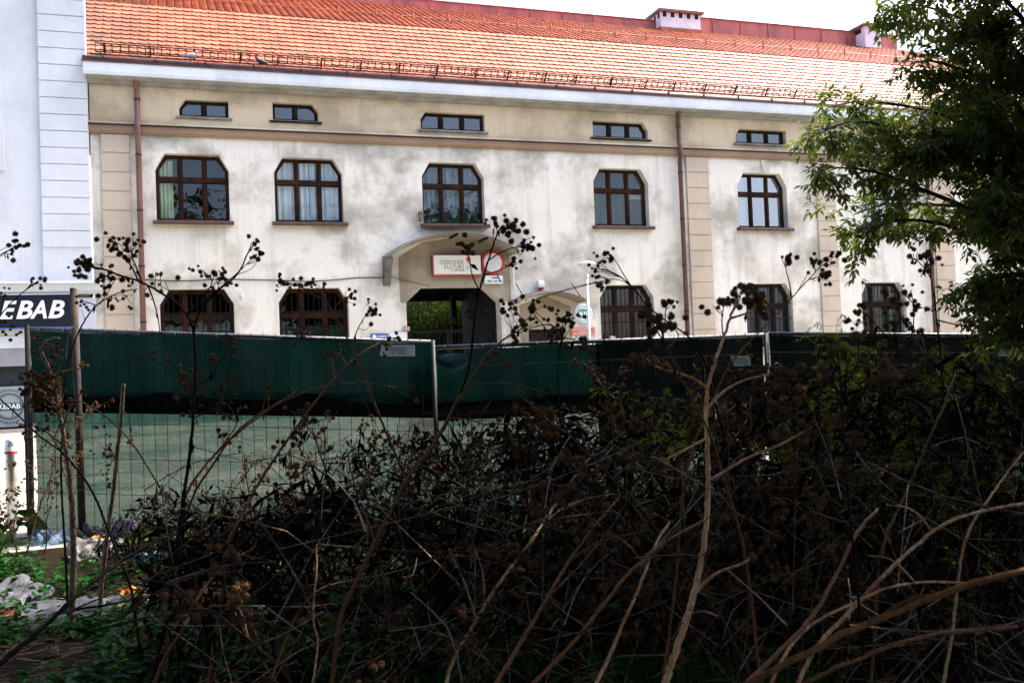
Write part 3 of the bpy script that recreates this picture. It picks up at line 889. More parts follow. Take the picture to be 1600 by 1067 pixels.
# shaded tan recess wall over the gate
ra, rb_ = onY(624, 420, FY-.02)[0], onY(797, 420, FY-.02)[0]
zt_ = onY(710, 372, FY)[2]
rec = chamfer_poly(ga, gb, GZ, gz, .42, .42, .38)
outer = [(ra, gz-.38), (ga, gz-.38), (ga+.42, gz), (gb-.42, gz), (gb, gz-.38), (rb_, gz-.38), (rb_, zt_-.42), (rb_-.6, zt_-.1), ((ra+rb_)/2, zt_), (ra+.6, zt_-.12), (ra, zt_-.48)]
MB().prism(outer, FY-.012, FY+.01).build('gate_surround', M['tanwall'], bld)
x = onY(803, 450, FY-.06)[0]
MB().tube([(x, FY-.06, GZ+.3), (x, FY-.06, 4.5)], .022, 8).build('conduit', M['white_plate'], bld)
can2, q2 = canopy('door_canopy', (810, 474), (860, 457.5), (918, 470.5), FY-.65, .03, False, ())
ra, rb_ = onY(812, 490, FY)[0], onY(892, 490, FY)[0]
zt_ = onY(855, 462, FY)[2]
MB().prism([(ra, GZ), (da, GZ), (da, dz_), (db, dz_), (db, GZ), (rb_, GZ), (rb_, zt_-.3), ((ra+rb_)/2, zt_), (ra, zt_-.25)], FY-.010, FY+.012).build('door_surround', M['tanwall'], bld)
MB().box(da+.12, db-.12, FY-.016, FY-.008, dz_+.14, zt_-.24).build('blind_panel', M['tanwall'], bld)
dr = MB().box(da+.02, db-.02, FY+.16, FY+.2, GZ, dz_-.01).build('door', M['attic_wood'], bld)
for k in range(2):
    xa = da+.1 + k*(db-da)/2
    for zz in (GZ+.15, GZ+1.15): MB().box(xa, xa+(db-da)/2-.2, FY+.145, FY+.162, zz, zz+.8).build('door_panel', M['attic_wood'], dr)
br = MB(); a, b = onY(893, 443, FY-.05), onY(911, 469, FY-.6); br.tube([a, b], .012, 6)
a, b = onY(806, 443, FY-.05), onY(822, 470, FY-.6); br.tube([a, b], .012, 6)
br.build('stay_rods', M['iron'], can2, kind='stuff')
# cable along the wall
pts = []
for xp, yp in ((226, 437), (262, 439), (300, 439), (345, 436), (380, 437), (430, 438), (480, 440), (520, 438), (560, 434), (600, 434), (614, 432)):
    pts.append(onY(xp, yp, FY-.03))
MB().tube(pts, .014, 5).build('cable', M['cable'], bld)
pts = [onY(*p, FY-.03) for p in ((614, 434), (640, 440), (668, 446), (672, 448))]
MB().tube(pts, .006, 5).build('cable', M['cable'], bld)
a = onY(657, 338, FY)
MB().box(a[0]-.05, a[0]+.03, FY-.12, FY, a[2]-.12, a[2]+.1).build('bracket', M['sill_grey'], bld)
a = onY(378, 463, FY); MB().lathe([(.03, 0), (.04, -.03), (.02, -.05)], (a[0], FY, a[2]), 'y', 12).build('wall_cap', M['white_plate'], bld)

# ================================================================== signs on the facade
def plate(name, label, xa, xb, ya, yb, mat, cat='sign', Y=FY, thick=.03, off=.02):
    y = Y - off
    a = onY(xa, (ya+yb)/2, y); b = onY(xb, (ya+yb)/2, y)
    zt = onY((xa+xb)/2, ya, y)[2]; zb = onY((xa+xb)/2, yb, y)[2]
    t = thing(name, label, cat, ((a[0]+b[0])/2, y, zb))
    MB().box(a[0], b[0], y-thick, y, zb, zt).build('panel', mat, t)
    return t, a[0], b[0], zb, zt, y-thick
t, a, b, z0, z1, y = plate('name_board', 'cream board in a red frame over the gate reading OŚRODEK KULTURY', 673.5, 749, 399.5, 433, M['redframe'], 'sign', FY-.03, .14)
MB().box(a+.035, b-.008, y-.008, y-.001, z0+.055, z1-.012).build('face', M['cream'], t)
w, h = b-a, z1-z0
text_obj('OŚRODEK', h*.27, (a+w*.142, y-.011, z0+h*.565), M['text_grey'], t, width=w*.50, depth=.002)
text_obj('KULTURY', h*.27, (a+w*.232, y-.011, z0+h*.345), M['text_grey'], t, width=w*.41, depth=.002)
text_obj('W BĘDZINIE', h*.11, (a+w*.385, y-.011, z0+h*.245), M['text_grey'], t, width=w*.26, depth=.002)
ex = lambda u: a+w*u
ez = lambda u: z0+h*u
MB().prism([(ex(.685), ez(.87)), (ex(.785), ez(.87)), (ex(.785), ez(.68)), (ex(.705), ez(.68))], y-.012, y-.007).build('emblem_red', M['red'], t)
MB().prism([(ex(.705), ez(.67)), (ex(.785), ez(.67)), (ex(.745), ez(.50))], y-.012, y-.007).build('emblem_green', M['green_patch'], t)
MB().prism([(ex(.685), ez(.50)), (ex(.76), ez(.50)), (ex(.74), ez(.30)), (ex(.695), ez(.30))], y-.012, y-.007).build('emblem_blue', M['blue_patch'], t)
c = onY(770, 410.5, FY-.1); rr = 19.0/FPX*(FY-.1)/math.cos(yaw)*.97
t = thing('prohibition_sign', 'round white road sign with a red rim under the gate canopy', 'sign', (c[0], FY-.1, c[2]-rr))
MB().lathe([(rr*.99, 0), (rr, -.005), (rr, -.02), (rr*.985, -.024)], (c[0], FY-.08, c[2]), 'y', 48).build('rim', M['red'], t)
MB().lathe([(rr*.80, -.02), (rr*.80, -.0275)], (c[0], FY-.08, c[2]), 'y', 48).build('disc', M['grey_disc'], t)
MB().box(c[0]-.02, c[0]+.02, FY-.078, FY, c[2]-.06, c[2]+.06).build('bracket', M['galv'], t)
def lines(t, a, b, z0, z1, y, rows, mat, seed, n=9, hfrac=.5):
    """rows of small unreadable printed characters"""
    r = random.Random(seed); mb = MB(); rh = (z1-z0)/len(rows)
    for i, (u0, u1) in enumerate(rows):
        x = a+(b-a)*u0; zc = z1-rh*(i+.5)
        while x < a+(b-a)*u1:
            w = (b-a)*r.uniform(.018, .045)
            hh = rh*hfrac*r.uniform(.7, 1)
            if r.random() > .12: mb.box(x, x+w*.72, y-.003, y-.0005, zc-hh/2, zc+hh/2)
            x += w
    return mb.build('print', mat, t, kind='stuff')
t, a, b, z0, z1, y = plate('notice_plate', 'small white notice plate right below the round red-rimmed sign', 757, 785.5, 431, 443.5, M['white_plate'], 'sign', FY-.06, .015)
lines(t, a, b, z0+.02, z1-.01, y, ((.35, .75), (.15, .95)), M['text_dark'], 3)
t, a, b, z0, z1, y = plate('info_plate', 'small blue plate with a white mark above the green fence', 579.5, 605, 521.5, 534, M['blue_sign'])
lines(t, a, b, z0+.1, z1-.03, y, ((.34, .95),), M['letter'], 5)
lines(t, a, b, z0+.0, z1-.12, y, ((.15, .9),), M['letter'], 6, hfrac=.3)
MB().lathe([(.045, 0), (.045, -.004)], (a+.075, y-.0005, (z0+z1)/2+.03), 'y', 16).build('mark', M['letter'], t)
t, a, b, z0, z1, y = plate('blank_plate', 'blank white board at the left foot of the passage opening', 608, 634.5, 519, 540, M['white_plate'])
t, a, b, z0, z1, y = plate('sticker_plate', 'tiny grey and pink label on the left jamb of the passage', 630, 640, 510, 517.5, M['salmon'])
MB().box(a, b-.01, y-.006, y-.001, z0+.03, z1-.015).build('face', M['board'], t)
c = onY(912, 490, FY-.06); rr = .258
t = thing('emblem_sign', 'round white and teal emblem sign behind the lamp post', 'sign', (c[0], FY-.06, c[2]-rr))
rounded_disc(MB(), (c[0], FY-.02, c[2]), rr, .03).build('disc', M['white_plate'], t, True)
MB().lathe([(rr*.86, 0), (rr*.86, -.004)], (c[0], FY-.0505, c[2]), 'y', 40).build('ring', M['teal_light'], t)
MB().lathe([(rr*.80, 0), (rr*.80, -.003)], (c[0], FY-.055, c[2]), 'y', 40).build('inner_disc', M['white_plate'], t)
mk = MB()
for k in range(26):
    an = 2*math.pi*k/26; u = rr*.7
    mk.bar((c[0]+u*math.cos(an)*.93, FY-.0605, c[2]+u*math.sin(an)*.93), (c[0]+u*math.cos(an)*1.1, FY-.0605, c[2]+u*math.sin(an)*1.1), .014, .003)
mk.build('print', M['teal'], t, kind='stuff')
x, z = c[0]-.02, c[2]
MB().prism([(x-.14, z-.10), (x+.1, z-.14), (x+.15, z-.02), (x+.12, z+.10), (x+.02, z+.125), (x-.1, z+.12), (x-.15, z+.02)], FY-.064, FY-.0585).build('crest', M['teal'], t)
for dx in (-.10, -.045, .03, .085): MB().box(x+dx, x+dx+.028, FY-.068, FY-.0645, z-.05, z+.045).build('tower', M['letter'], t)
MB().prism([(x-.01, z-.07), (x+.03, z-.02), (x+.02, z-.11), (x-.02, z-.12)], FY-.069, FY-.065).build('flame', M['salmon'], t)
t, a, b, z0, z1, y = plate('red_plate', 'red sign with pale lettering under the round teal emblem', 892.5, 928.5, 512, 523.5, M['salmon'])
lines(t, a, b, z0+.01, z1-.01, y, ((.05, .8), (.3, .6), (.05, .9)), M['cream'], 8)
t, a, b, z0, z1, y = plate('window_card', 'white card in the brown curtained window, left', 952, 961, 525, 533, M['cream'], 'card', FY+.2)
t, a, b, z0, z1, y = plate('window_card', 'white card in the brown curtained window, right', 1006, 1018, 525, 533, M['white_plate'], 'card', FY+.2)
c = onY(846, 446.5, FY-.1)
t = thing('alarm_siren', 'small white alarm box with red base above the door canopy', 'alarm', (c[0], FY-.1, c[2]-.1))
MB().xprism([(FY, c[2]-.04), (FY-.12, c[2]-.04), (FY-.14, c[2]+.05), (FY-.11, c[2]+.12), (FY-.04, c[2]+.14), (FY, c[2]+.13)], c[0]-.07, c[0]+.07).build('cover', M['letter'], t)
MB().xprism([(FY, c[2]-.10), (FY-.09, c[2]-.10), (FY-.11, c[2]-.043), (FY, c[2]-.043)], c[0]-.045, c[0]+.06).build('lens', M['red'], t)

# ================================================================== white neighbour with the kebab shop
WY = FY-.10
nb = thing('neighbour_building', 'tall white rendered building with grooved pilaster beside the kebab shop', 'building', (-4, WY, GZ))
XW1 = onY(138, 180, WY)[0]
zled = onY(80, 441, WY)[2]; zled0 = onY(80, 459, WY)[2]
nw = MB(); xk = XW1*(WY+8)/WY*1.02
nw.add([(x_, y_, z_) for z_ in (zled0, 16) for x_, y_ in ((-16, WY), (XW1, WY), (xk, WY+8), (-16, WY+8))], [(0,3,2,1), (4,5,6,7), (0,1,5,4), (1,2,6,5), (2,3,7,6), (3,0,4,7)])
nw.build('wall', M['white_wall'], nb)
xa = onY(62, 200, WY-.05)[0]
pb = MB().box(xa, XW1-.01, WY-.05, WY+.01, zled, 15).build('pilaster', M['white_wall'], nb)
z = zled + .75; hh = .365
while z < 11.5:
    b = MB(); e = .008; x0_, x1_, a0, a1 = xa, XW1-.012, z+.005, z+hh-.005; yf = WY-.075; yb_ = WY-.052
    b.add([(x0_, yb_, a0), (x1_, yb_, a0), (x1_, yb_, a1), (x0_, yb_, a1), (x0_+e, yf, a0+e), (x1_-e, yf, a0+e), (x1_-e, yf, a1-e), (x0_+e, yf, a1-e)], [(4,5,6,7), (0,1,5,4), (1,2,6,5), (2,3,7,6), (3,0,4,7)])
    b.build('block', M['white_wall'], pb); z += hh
MB().xprism([(WY+.01, zled), (WY-.28, zled), (WY-.30, zled-.05), (WY-.24, zled-.07), (WY-.21, zled-.2), (WY-.1, zled-.27), (WY+.01, zled-.27)], -16, onY(158, 448, WY-.2)[0]).build('ledge', M['white_wall'], nb)
a = onY(3, 235, WY)
MB().box(a[0]-.3, a[0]+.05, WY-.06, WY, a[2]-.45, a[2]+.35).build('wall_bracket', M['white_wall'], nb)
# shop front below the ledge
xp0, xp1 = onY(113, 490, WY)[0], onY(150, 490, WY)[0]
MB().box(xp0-.05, xp1, WY-.02, WY+.3, GZ, zled0-.10).build('pier', M['white_low'], nb)
zs0 = onY(40, 513, WY)[2]
MB().box(-16, xp0-.05, WY, WY+.25, zs0-.42, zled0).build('lintel', M['white_plate'], nb)
MB().box(-16, xp0-.05, WY+.02, WY+.12, zs0-.8, zs0-.42).build('awning_soffit', M['awning'], nb)
MB().box(-16, xp0-.05, WY+.3, WY+.34, GZ, zs0-.8).build('shop_window', M['shopdark'], nb)
MB().box(-16, xp0-.05, WY+.2, WY+.5, GZ-.3, GZ+.08).build('shop_step', M['cornice_dark'], nb)
t = thing('kebab_sign', 'long dark navy shop sign with white italic letters reading KEBAB', 'sign', (-3, WY-.15, zs0))
ys = WY-.16
xs1 = onY(112, 487, ys)[0]; zz0, zz1 = onY(50, 512, ys)[2], onY(50, 460, ys)[2]
MB().box(xs1-3.4, xs1, ys, ys+.13, zz0, zz1).build('panel', M['navy'], t)
MB().box(xs1-3.4, xs1, ys-.02, ys+.0, zz0-.02, zz0+.012).build('lower_trim', M['blue_sign'], t)
MB().box(xs1-3.4, xs1, ys-.02, ys+.0, zz1-.01, zz1+.02).build('upper_trim', M['white_low'], t)
xe = onY(0, 483, ys)[0]; xb2 = onY(100, 483, ys)[0]
zl0, zl1 = onY(50, 497, ys)[2], onY(50, 469, ys)[2]
hh = zl1-zl0
lw = (xb2-xe)/4.0
xl = xe - lw*1.08
for ch in 'KEBAB':
    text_obj(ch, hh*1.38, (xl, ys-.012, zl0), M['letter'], t, 'letter', .28, hh*.035, .012, width=lw*1.06)
    xl += lw*1.0
# grey poster panel in the shop front
ys = WY+.05
a = onY(-26, 640, ys); b = onY(38, 640, ys); z1, z0 = onY(10, 604, ys)[2], onY(10, 667, ys)[2]
t = thing('shop_poster', 'grey shop front panel with a dark round KEBAB emblem', 'poster', ((a[0]+b[0])/2, ys, z0))
MB().box(a[0], b[0], ys, ys+.04, z0, z1).build('panel', M['board'], t)
MB().box(a[0], b[0], ys-.03, ys+.06, z0-.1, z0-.001).build('base_rail', M['iron'], t)
cx, czz = onY(14.5, 635, ys)[0], onY(14.5, 635, ys)[2]
rr = .285
MB().lathe([(rr, 0), (rr, -.004)], (cx, ys-.001, czz), 'y', 40).build('emblem_ring', M['text_dark'], t)
MB().lathe([(rr*.9, 0), (rr*.9, -.004)], (cx, ys-.006, czz), 'y', 40).build('emblem_disc', M['board'], t)
MB().lathe([(rr*.84, 0), (rr*.84, -.003)], (cx, ys-.0105, czz), 'y', 40).build('emblem_line', M['text_dark'], t)
MB().lathe([(rr*.80, 0), (rr*.80, -.003)], (cx, ys-.014, czz), 'y', 40).build('emblem_field', M['board'], t)
MB().box(cx-rr*.82, cx+rr*.82, ys-.022, ys-.0175, czz-.085, czz+.075).build('emblem_band', M['text_dark'], t)
text_obj('KEBAB', .15, (cx-.21, ys-.026, czz-.05), M['letter'], t, width=.42, bold=.003, depth=.002)
mk = MB()
for k in range(9):
    for sgn in (1, -1):
        an = sgn*math.pi/2 + (k-4)*.13; u = rr*1.13
        mk.bar((cx+u*math.cos(an), ys-.002, czz+u*math.sin(an)), (cx+u*1.17*math.cos(an), ys-.002, czz+u*1.17*math.sin(an)), .022, .003)
mk.build('print', M['text_dark'], t, kind='stuff')

# ================================================================== street furniture beyond the fence
b0 = onZ(20, 831, .20)
t = thing('steel_bollard', 'shiny steel bollard with red and white tape left of the fence', 'bollard', (b0[0], b0[1], ground_z(b0[1])))
zg = ground_z(b0[1])
MB().lathe([(.055, 0), (.055, .80), (.053, .85), (.040, .87)], (b0[0], b0[1], zg), 'z', 20).build('tube', M['steel'], t, True)
MB().lathe([(.0575, .73), (.0575, .755)], (b0[0], b0[1], zg), 'z', 20).build('tape', M['red'], t)
MB().lathe([(.0575, .757), (.0575, .80)], (b0[0], b0[1], zg), 'z', 20).build('tape', M['letter'], t)
LY = 21.6
lp = onY(919.5, 500, LY)
gz_ = ground_z(LY)
t = thing('street_lamp', 'slim pale grey lamp post with a flat round head on forked arms', 'street lamp', (lp[0], LY, gz_))
zt = onY(917, 431, LY)[2]; zh = onY(918, 413, LY)[2]
MB().tube([(lp[0], LY, gz_), (lp[0], LY, gz_+.9), (lp[0], LY, zt)], [.05, .038, .034], 14).build('pole', M['lamp'], t, True)
MB().lathe([(.045, -.03), (.05, 0), (.05, .06), (.035, .08)], (lp[0], LY, zt-.03), 'z', 14).build('collar', M['lamp'], t, True)
for an in (math.pi, 0, math.pi/2):
    MB().tube([(lp[0], LY, zt+.02), (lp[0]+.19*math.cos(an), LY+.19*math.sin(an), zh)], .011, 6).build('arm', M['lamp'], t)
MB().lathe([(.17, -.03), (.215, -.01), (.22, .015), (.20, .04), (.08, .07)], (lp[0], LY, zh), 'z', 28).build('head', M['lamp'], t, True)

# pigeons on the gutter edge
def bird(name, label, xp, yp, mat, face):
    c = onY(xp, yp, EY-.1); z = c[2]
    t = thing(name, label, 'bird', (c[0], EY-.1, z-.06))
    prof = [(-.16, .012, .03), (-.10, .03, .03), (-.05, .055, .035), (0, .065, .045), (.05, .058, .06), (.085, .038, .09), (.10, .030, .12), (.12, .032, .14), (.145, .022, .14), (.165, .006, .135)]
    pts = [(c[0]+face*u, EY-.1, z+h) for u, r_, h in prof]
    MB().tube(pts, [p[1] for p in prof], 10).build('body', mat, t, True)
    for s_ in (-.02, .02): MB().tube([(c[0]+.01*face, EY-.1+s_, z-.04), (c[0]+.01*face, EY-.1+s_, z+.02)], .006, 5).build('leg', M['pl_red'], t)
bird('pigeon', 'pale grey pigeon perched on the gutter, near the left end', 299, 91, M['bird'], 1)
bird('pigeon', 'dark bird perched on the gutter below the snow guard', 409, 100, M['bird_dark'], -1)

# small aerial behind the ridge
a = onY(921, 23, ty+3)
t = thing('roof_aerial', 'tiny thin aerial showing above the ridge left of the chimney', 'aerial', (a[0], ty+3, a[2]-2))
MB().tube([(a[0], ty+3, a[2]-2), (a[0], ty+3, a[2]+.02)], .02, 6).build('mast', M['galv'], t)
MB().tube([(a[0]-.12, ty+3, a[2]), (a[0]+.16, ty+3, a[2]-.005)], .014, 6).build('boom', M['galv'], t)

# ================================================================== site fence
def fence_panel(pl, pr, Dl, Dr, label, nets, sag=False, plate_=None, height=2.0):
    A = at(*pl, Dl); B = at(*pr, Dr)
    t = thing('mesh_fence', label, 'fence', (A[0], A[1], A[2]-height), 'site fence')
    L = np.linalg.norm((B-A)[:2]); dv = (B-A); nv = np.array([dv[1], -dv[0], 0])/L   # towards the camera
    dn = np.array([0, 0, -1.])
    P = lambda u, h, o=0.: A + dv*u + dn*h + nv*o
    MB().tube([P(0, 0), P(1, 0)], .021, 10).build('top_rail', M['galv'], t, True)
    MB().tube([P(0, height-.02), P(1, height-.02)], .021, 10).build('bottom_rail', M['galv'], t, True)
    for u in (0, 1): MB().tube([P(u, -.02), P(u, height)], .021, 10).build('post', M['galv_post'], t, True)
    w = MB(); n = int(L/.115)
    for i in range(1, n): w.tube([P(i/n, -.035, .012), P(i/n, height-.02, .012)], .0027, 4, False)
    for h in np.arange(.2, height-.05, .34): w.tube([P(0, h, .015), P(1, h, .015)], .0027, 4, False)
    w.build('wire_mesh', M['wire'], t, kind='stuff')
    for (h0, h1, key, nm, off, *ur_) in nets:
        u0_, u1_ = ur_ if ur_ else (0., 1.)
        v = []; f = []; nu, nvv = 60, 8; ph = rng.uniform(0, 6)
        for i in range(nu+1):
            u = u0_ + (u1_-u0_)*i/nu
            for j in range(nvv+1):
                q = j/nvv
                ha = h0(u) if callable(h0) else h0; hb = h1(u) if callable(h1) else h1
                h = ha + (hb-ha)*q
                if sag and ha < .2: h += .17*math.exp(-((u-.07)/.05)**2)*(1-q)**2
                wob = .012*math.sin(u*17+ph+q*3) + .008*math.sin(u*41+q*7) - .02*math.sin(math.pi*q)*math.sin(u*9+ph)**2
                v.append(P(u, h, -.05-off+wob*1.1+.006*math.sin(u*83+q*5+ph)*math.sin(q*9+u*30)))
        for i in range(nu):
            for j in range(nvv):
                a_ = i*(nvv+1)+j; f.append((a_, a_+nvv+1, a_+nvv+2, a_+1))
        me = arrays_mesh(nm, np.array(v), np.array(f), True)
        link(nm, me, M[key], t)
    ti = MB(); k = 0; u = .03
    while u < 1:
        ti.tube([P(u, -.024, 0), P(u, 0, .025), P(u+.001, .05, .02)], .005, 4); u += rng.uniform(.05, .11)
    ti.build('cable_ties', M['tie'], t, kind='stuff')
    return t, P, L
f1, PF1, L1 = fence_panel((43, 514), (676, 534.5), 9.2, 9.45, 'leftmost fence panel with sloping top rail and green netting',
    [(.02, .62, 'net_dense', 'upper_netting', 0), (lambda u: .60-.09*u, lambda u: .80-.05*u, 'net_band', 'black_strip', .03), (.72, 1.97, 'net_thin', 'lower_netting', .06)])
f2, PF2, L2 = fence_panel((677.5, 543), (1196, 523), 9.6, 10.3, 'middle fence panel with netting sagging at its left post',
    [(.03, .56, 'net_dense', 'upper_netting', 0, 0., .485), (.53, .74, 'net_band', 'black_strip', .03, 0., .5), (.70, 1.97, 'net_thin', 'lower_netting', .06, 0., .52), (.02, 1.2, 'net_dark', 'dark_netting', .015, .475, 1.), (1.15, 1.97, 'net_thin', 'lower_netting', .06, .5, 1.)], True)
f3, PF3, L3 = fence_panel((1199, 521.5), (1660, 524), 10.33, 10.9, 'rightmost fence panel with near black netting behind the goldenrod',
    [(.02, 1.4, 'net_dark', 'upper_netting', 0), (1.35, 1.97, 'net_thin', 'lower_netting', .04)])
# the bunched fold of netting hanging at the left post of the middle panel
v = []; f = []
for i in range(15):
    u = .004 + .10*i/14
    for j in range(6):
        q = j/5; h = .05 + .17*math.sin(math.pi*(i/14)*.75+.35)*q + .02
        v.append(PF2(u, h, .03 + .03*math.sin(q*math.pi*2.5+i*.3)))
for i in range(14):
    for j in range(5): f.append((i*6+j, i*6+6+j, i*6+7+j, i*6+1+j))
link('netting_fold', arrays_mesh('netting_fold', np.array(v), np.array(f), True), M['net_sag'], f2)

def fence_plate(label, x0, x1, y0, y1, D, mat, rows, seed):
    c = [at(x0, y0, D), at(x1, y0, D), at(x1, y1, D), at(x0, y1, D)]
    n = np.cross(c[1]-c[0], c[3]-c[0]); n /= np.linalg.norm(n)
    if n @ (CAM-c[0]) < 0: n = -n
    t = thing('fence_sign', label, 'sign', tuple(c[3]), 'plates on the fence')
    MB().add([p for p in c] + [p-n*.004 for p in c], [(0,1,2,3), (7,6,5,4), (0,4,5,1), (1,5,6,2), (2,6,7,3), (3,7,4,0)]).build('panel', mat, t)
    r = random.Random(seed); mb = MB()
    for i, (u0, u1) in enumerate(rows):
        vv = .2 + .7*i/len(rows); u = u0; hh = .42/len(rows)
        while u < u1:
            w = r.uniform(.018, .035)
            if r.random() > .15:
                Q = lambda a_, b_: c[0] + (c[1]-c[0])*a_ + (c[3]-c[0])*b_ + n*.0015
                mb.add([Q(u, vv), Q(u+w*.7, vv), Q(u+w*.7, vv+hh*r.uniform(.6, 1)), Q(u, vv+hh)], [(0, 1, 2, 3)])
            u += w
    mb.build('print', M['text_dark'], t, kind='stuff')
fence_plate('weathered white plate with four lines of print below the top rail', 594, 648, 539, 556.5, 9.36, M['old_plate'], ((.3, .75), (.25, .75), (.3, .7), (.2, .75)), 1)
fence_plate('white plate half hidden by burrs on the middle fence panel', 1141, 1173, 556, 572, 10.15, M['old_plate'], ((.2, .8), (.2, .9), (.3, .8)), 2)
fence_plate('small pale plate at the right edge of the fence', 1560, 1590, 543.5, 556.5, 10.7, M['old_plate'], ((.2, .8), (.2, .9)), 3)
# poles that stand with the fence
pt = at(115, 452, 8.95); pb_ = np.array([pt[0]+.02, pt[1], .12])
t = thing('rusty_pole', 'rusty round steel pole standing taller than the fence', 'pole', tuple(pb_))
MB().tube([pb_, pb_+(pt-pb_)*.5+np.array([.004, 0, 0]), pt], [.034, .034, .033], 12).build('shaft', M['rustpole'], t, True)
MB().lathe([(.034, 0), (.030, .012)], tuple(pt), 'z', 12).build('cap', M['darkpost'], t)
ct = at(109, 512, 8.88)
MB().tube([at(122, 508, 8.9), at(112, 511, 8.88), at(106, 530, 8.9), at(104, 560, 8.92)], .006, 5).build('rope', M['sill_grey'], t)
pt = at(41, 600, 9.12)
t = thing('dark_post', 'thin dark metal post at the left end of the fence', 'post', (pt[0], pt[1], .1))
MB().box(pt[0]-.022, pt[0]+.022, pt[1]-.022, pt[1]+.022, .1, at(41, 612, 9.12)[2]).build('shaft', M['darkpost'], t)
t_ = at(43, 508, 9.12)
t = thing('wooden_stake', 'weathered wooden stake tied to the fence beside the kebab shop', 'stake', (t_[0], t_[1]-.06, .1))
MB().tube([(t_[0]-.0, t_[1]-.07, .1), (t_[0]+.01, t_[1]-.07, 1.0), (t_[0], t_[1]-.06, t_[2])], [.026, .025, .021], 8).build('shaft', M['oldwood'], t)

# ================================================================== vegetation helpers
def unit(a): return a/(np.linalg.norm(a, axis=-1, keepdims=True) + 1e-9)
def leaf_arrays(pos, dr, nm, ln, wd):
    """folded pointed leaves: 4 points and 2 triangles each"""
    dr = unit(dr); side = unit(np.cross(dr, nm)); up = np.cross(side, dr)
    ln = ln[:, None]; wd = wd[:, None]
    mid = pos + dr*ln*.42
    v = np.stack([pos, mid + side*wd/2 + up*wd*.18, pos + dr*ln - up*ln*.08, mid - side*wd/2 + up*wd*.18], 1).reshape(-1, 3)
    n = len(pos); b = (np.arange(n)*4)[:, None]
    f = np.concatenate([b + np.array([[0, 1, 2]]), b + np.array([[0, 2, 3]])], 1).reshape(-1, 3)
    return v, f
def ico():
    p = (1+5**.5)/2
    v = np.array([(-1,p,0),(1,p,0),(-1,-p,0),(1,-p,0),(0,-1,p),(0,1,p),(0,-1,-p),(0,1,-p),(p,0,-1),(p,0,1),(-p,0,-1),(-p,0,1)], float)
    v = unit(v)
    f = np.array([(0,11,5),(0,5,1),(0,1,7),(0,7,10),(0,10,11),(1,5,9),(5,11,4),(11,10,2),(10,7,6),(7,1,8),(3,9,4),(3,4,2),(3,2,6),(3,6,8),(3,8,9),(4,9,5),(2,4,11),(6,2,10),(8,6,7),(9,8,1)])
    return v, f
IV, IF = ico()
def make_burr(nsp, seed):
    r = np.random.default_rng(seed)
    v = [IV*np.array([.0115, .0115, .0125])]; f = [IF]; n = 12
    k = np.arange(nsp) + .5
    ph = np.arccos(1-2*k/nsp); th = math.pi*(1+5**.5)*k
    d = np.stack([np.cos(th)*np.sin(ph), np.sin(th)*np.sin(ph), np.cos(ph)], 1)
    d = unit(d + r.normal(0, .12, d.shape))
    t = unit(np.cross(d, r.normal(0, 1, d.shape)))
    L = r.uniform(.0140, .0172, nsp)[:, None]
    tri = np.stack([d*.0105 + t*.0017, d*.0105 - t*.0017, d*L], 1).reshape(-1, 3)
    v.append(tri); f.append(np.arange(nsp*3).reshape(-1, 3) + n)
    return np.concatenate(v), np.concatenate(f)
BURR = [make_burr(60, s) for s in range(3)]
def burrs_arrays(pts, scale=1.0, seed=0):
    r = np.random.default_rng(seed + 11)
    V = []; Fc = []; off = 0
    pts = np.asarray(pts, float)
    for p in pts:
        bv, bf = BURR[r.integers(0, 3)]
        q = unit(r.normal(0, 1, 4)); w, x, y, z = q
        m = np.array([[1-2*(y*y+z*z), 2*(x*y-z*w), 2*(x*z+y*w)], [2*(x*y+z*w), 1-2*(x*x+z*z), 2*(y*z-x*w)], [2*(x*z-y*w), 2*(y*z+x*w), 1-2*(x*x+y*y)]])
        V.append((bv*scale*r.uniform(.55, 1.2)) @ m.T + p); Fc.append(bf + off); off += len(bv)
    return np.concatenate(V), np.concatenate(Fc)
def smooth_path(P, n):
    P = np.array(P, float)
    if len(P) < 3:
        t = np.linspace(0, 1, n)[:, None]; return P[0]*(1-t) + P[-1]*t
    h = np.linalg.norm(np.diff(P, axis=0), axis=1) + 1e-9
    d = np.r_[0, np.cumsum(h)]
    sl = np.diff(P, axis=0)/h[:, None]
    T = np.empty_like(P); T[0] = sl[0]; T[-1] = sl[-1]
    T[1:-1] = (sl[:-1]*h[1:, None] + sl[1:]*h[:-1, None])/(h[:-1] + h[1:])[:, None]
    t = np.linspace(0, d[-1], n)
    k = np.clip(np.searchsorted(d, t, 'right') - 1, 0, len(P)-2)
    u = ((t - d[k])/h[k])[:, None]; H = h[k][:, None]
    return (2*u**3-3*u*u+1)*P[k] + (u**3-2*u*u+u)*H*T[k] + (-2*u**3+3*u*u)*P[k+1] + (u**3-u*u)*H*T[k+1]

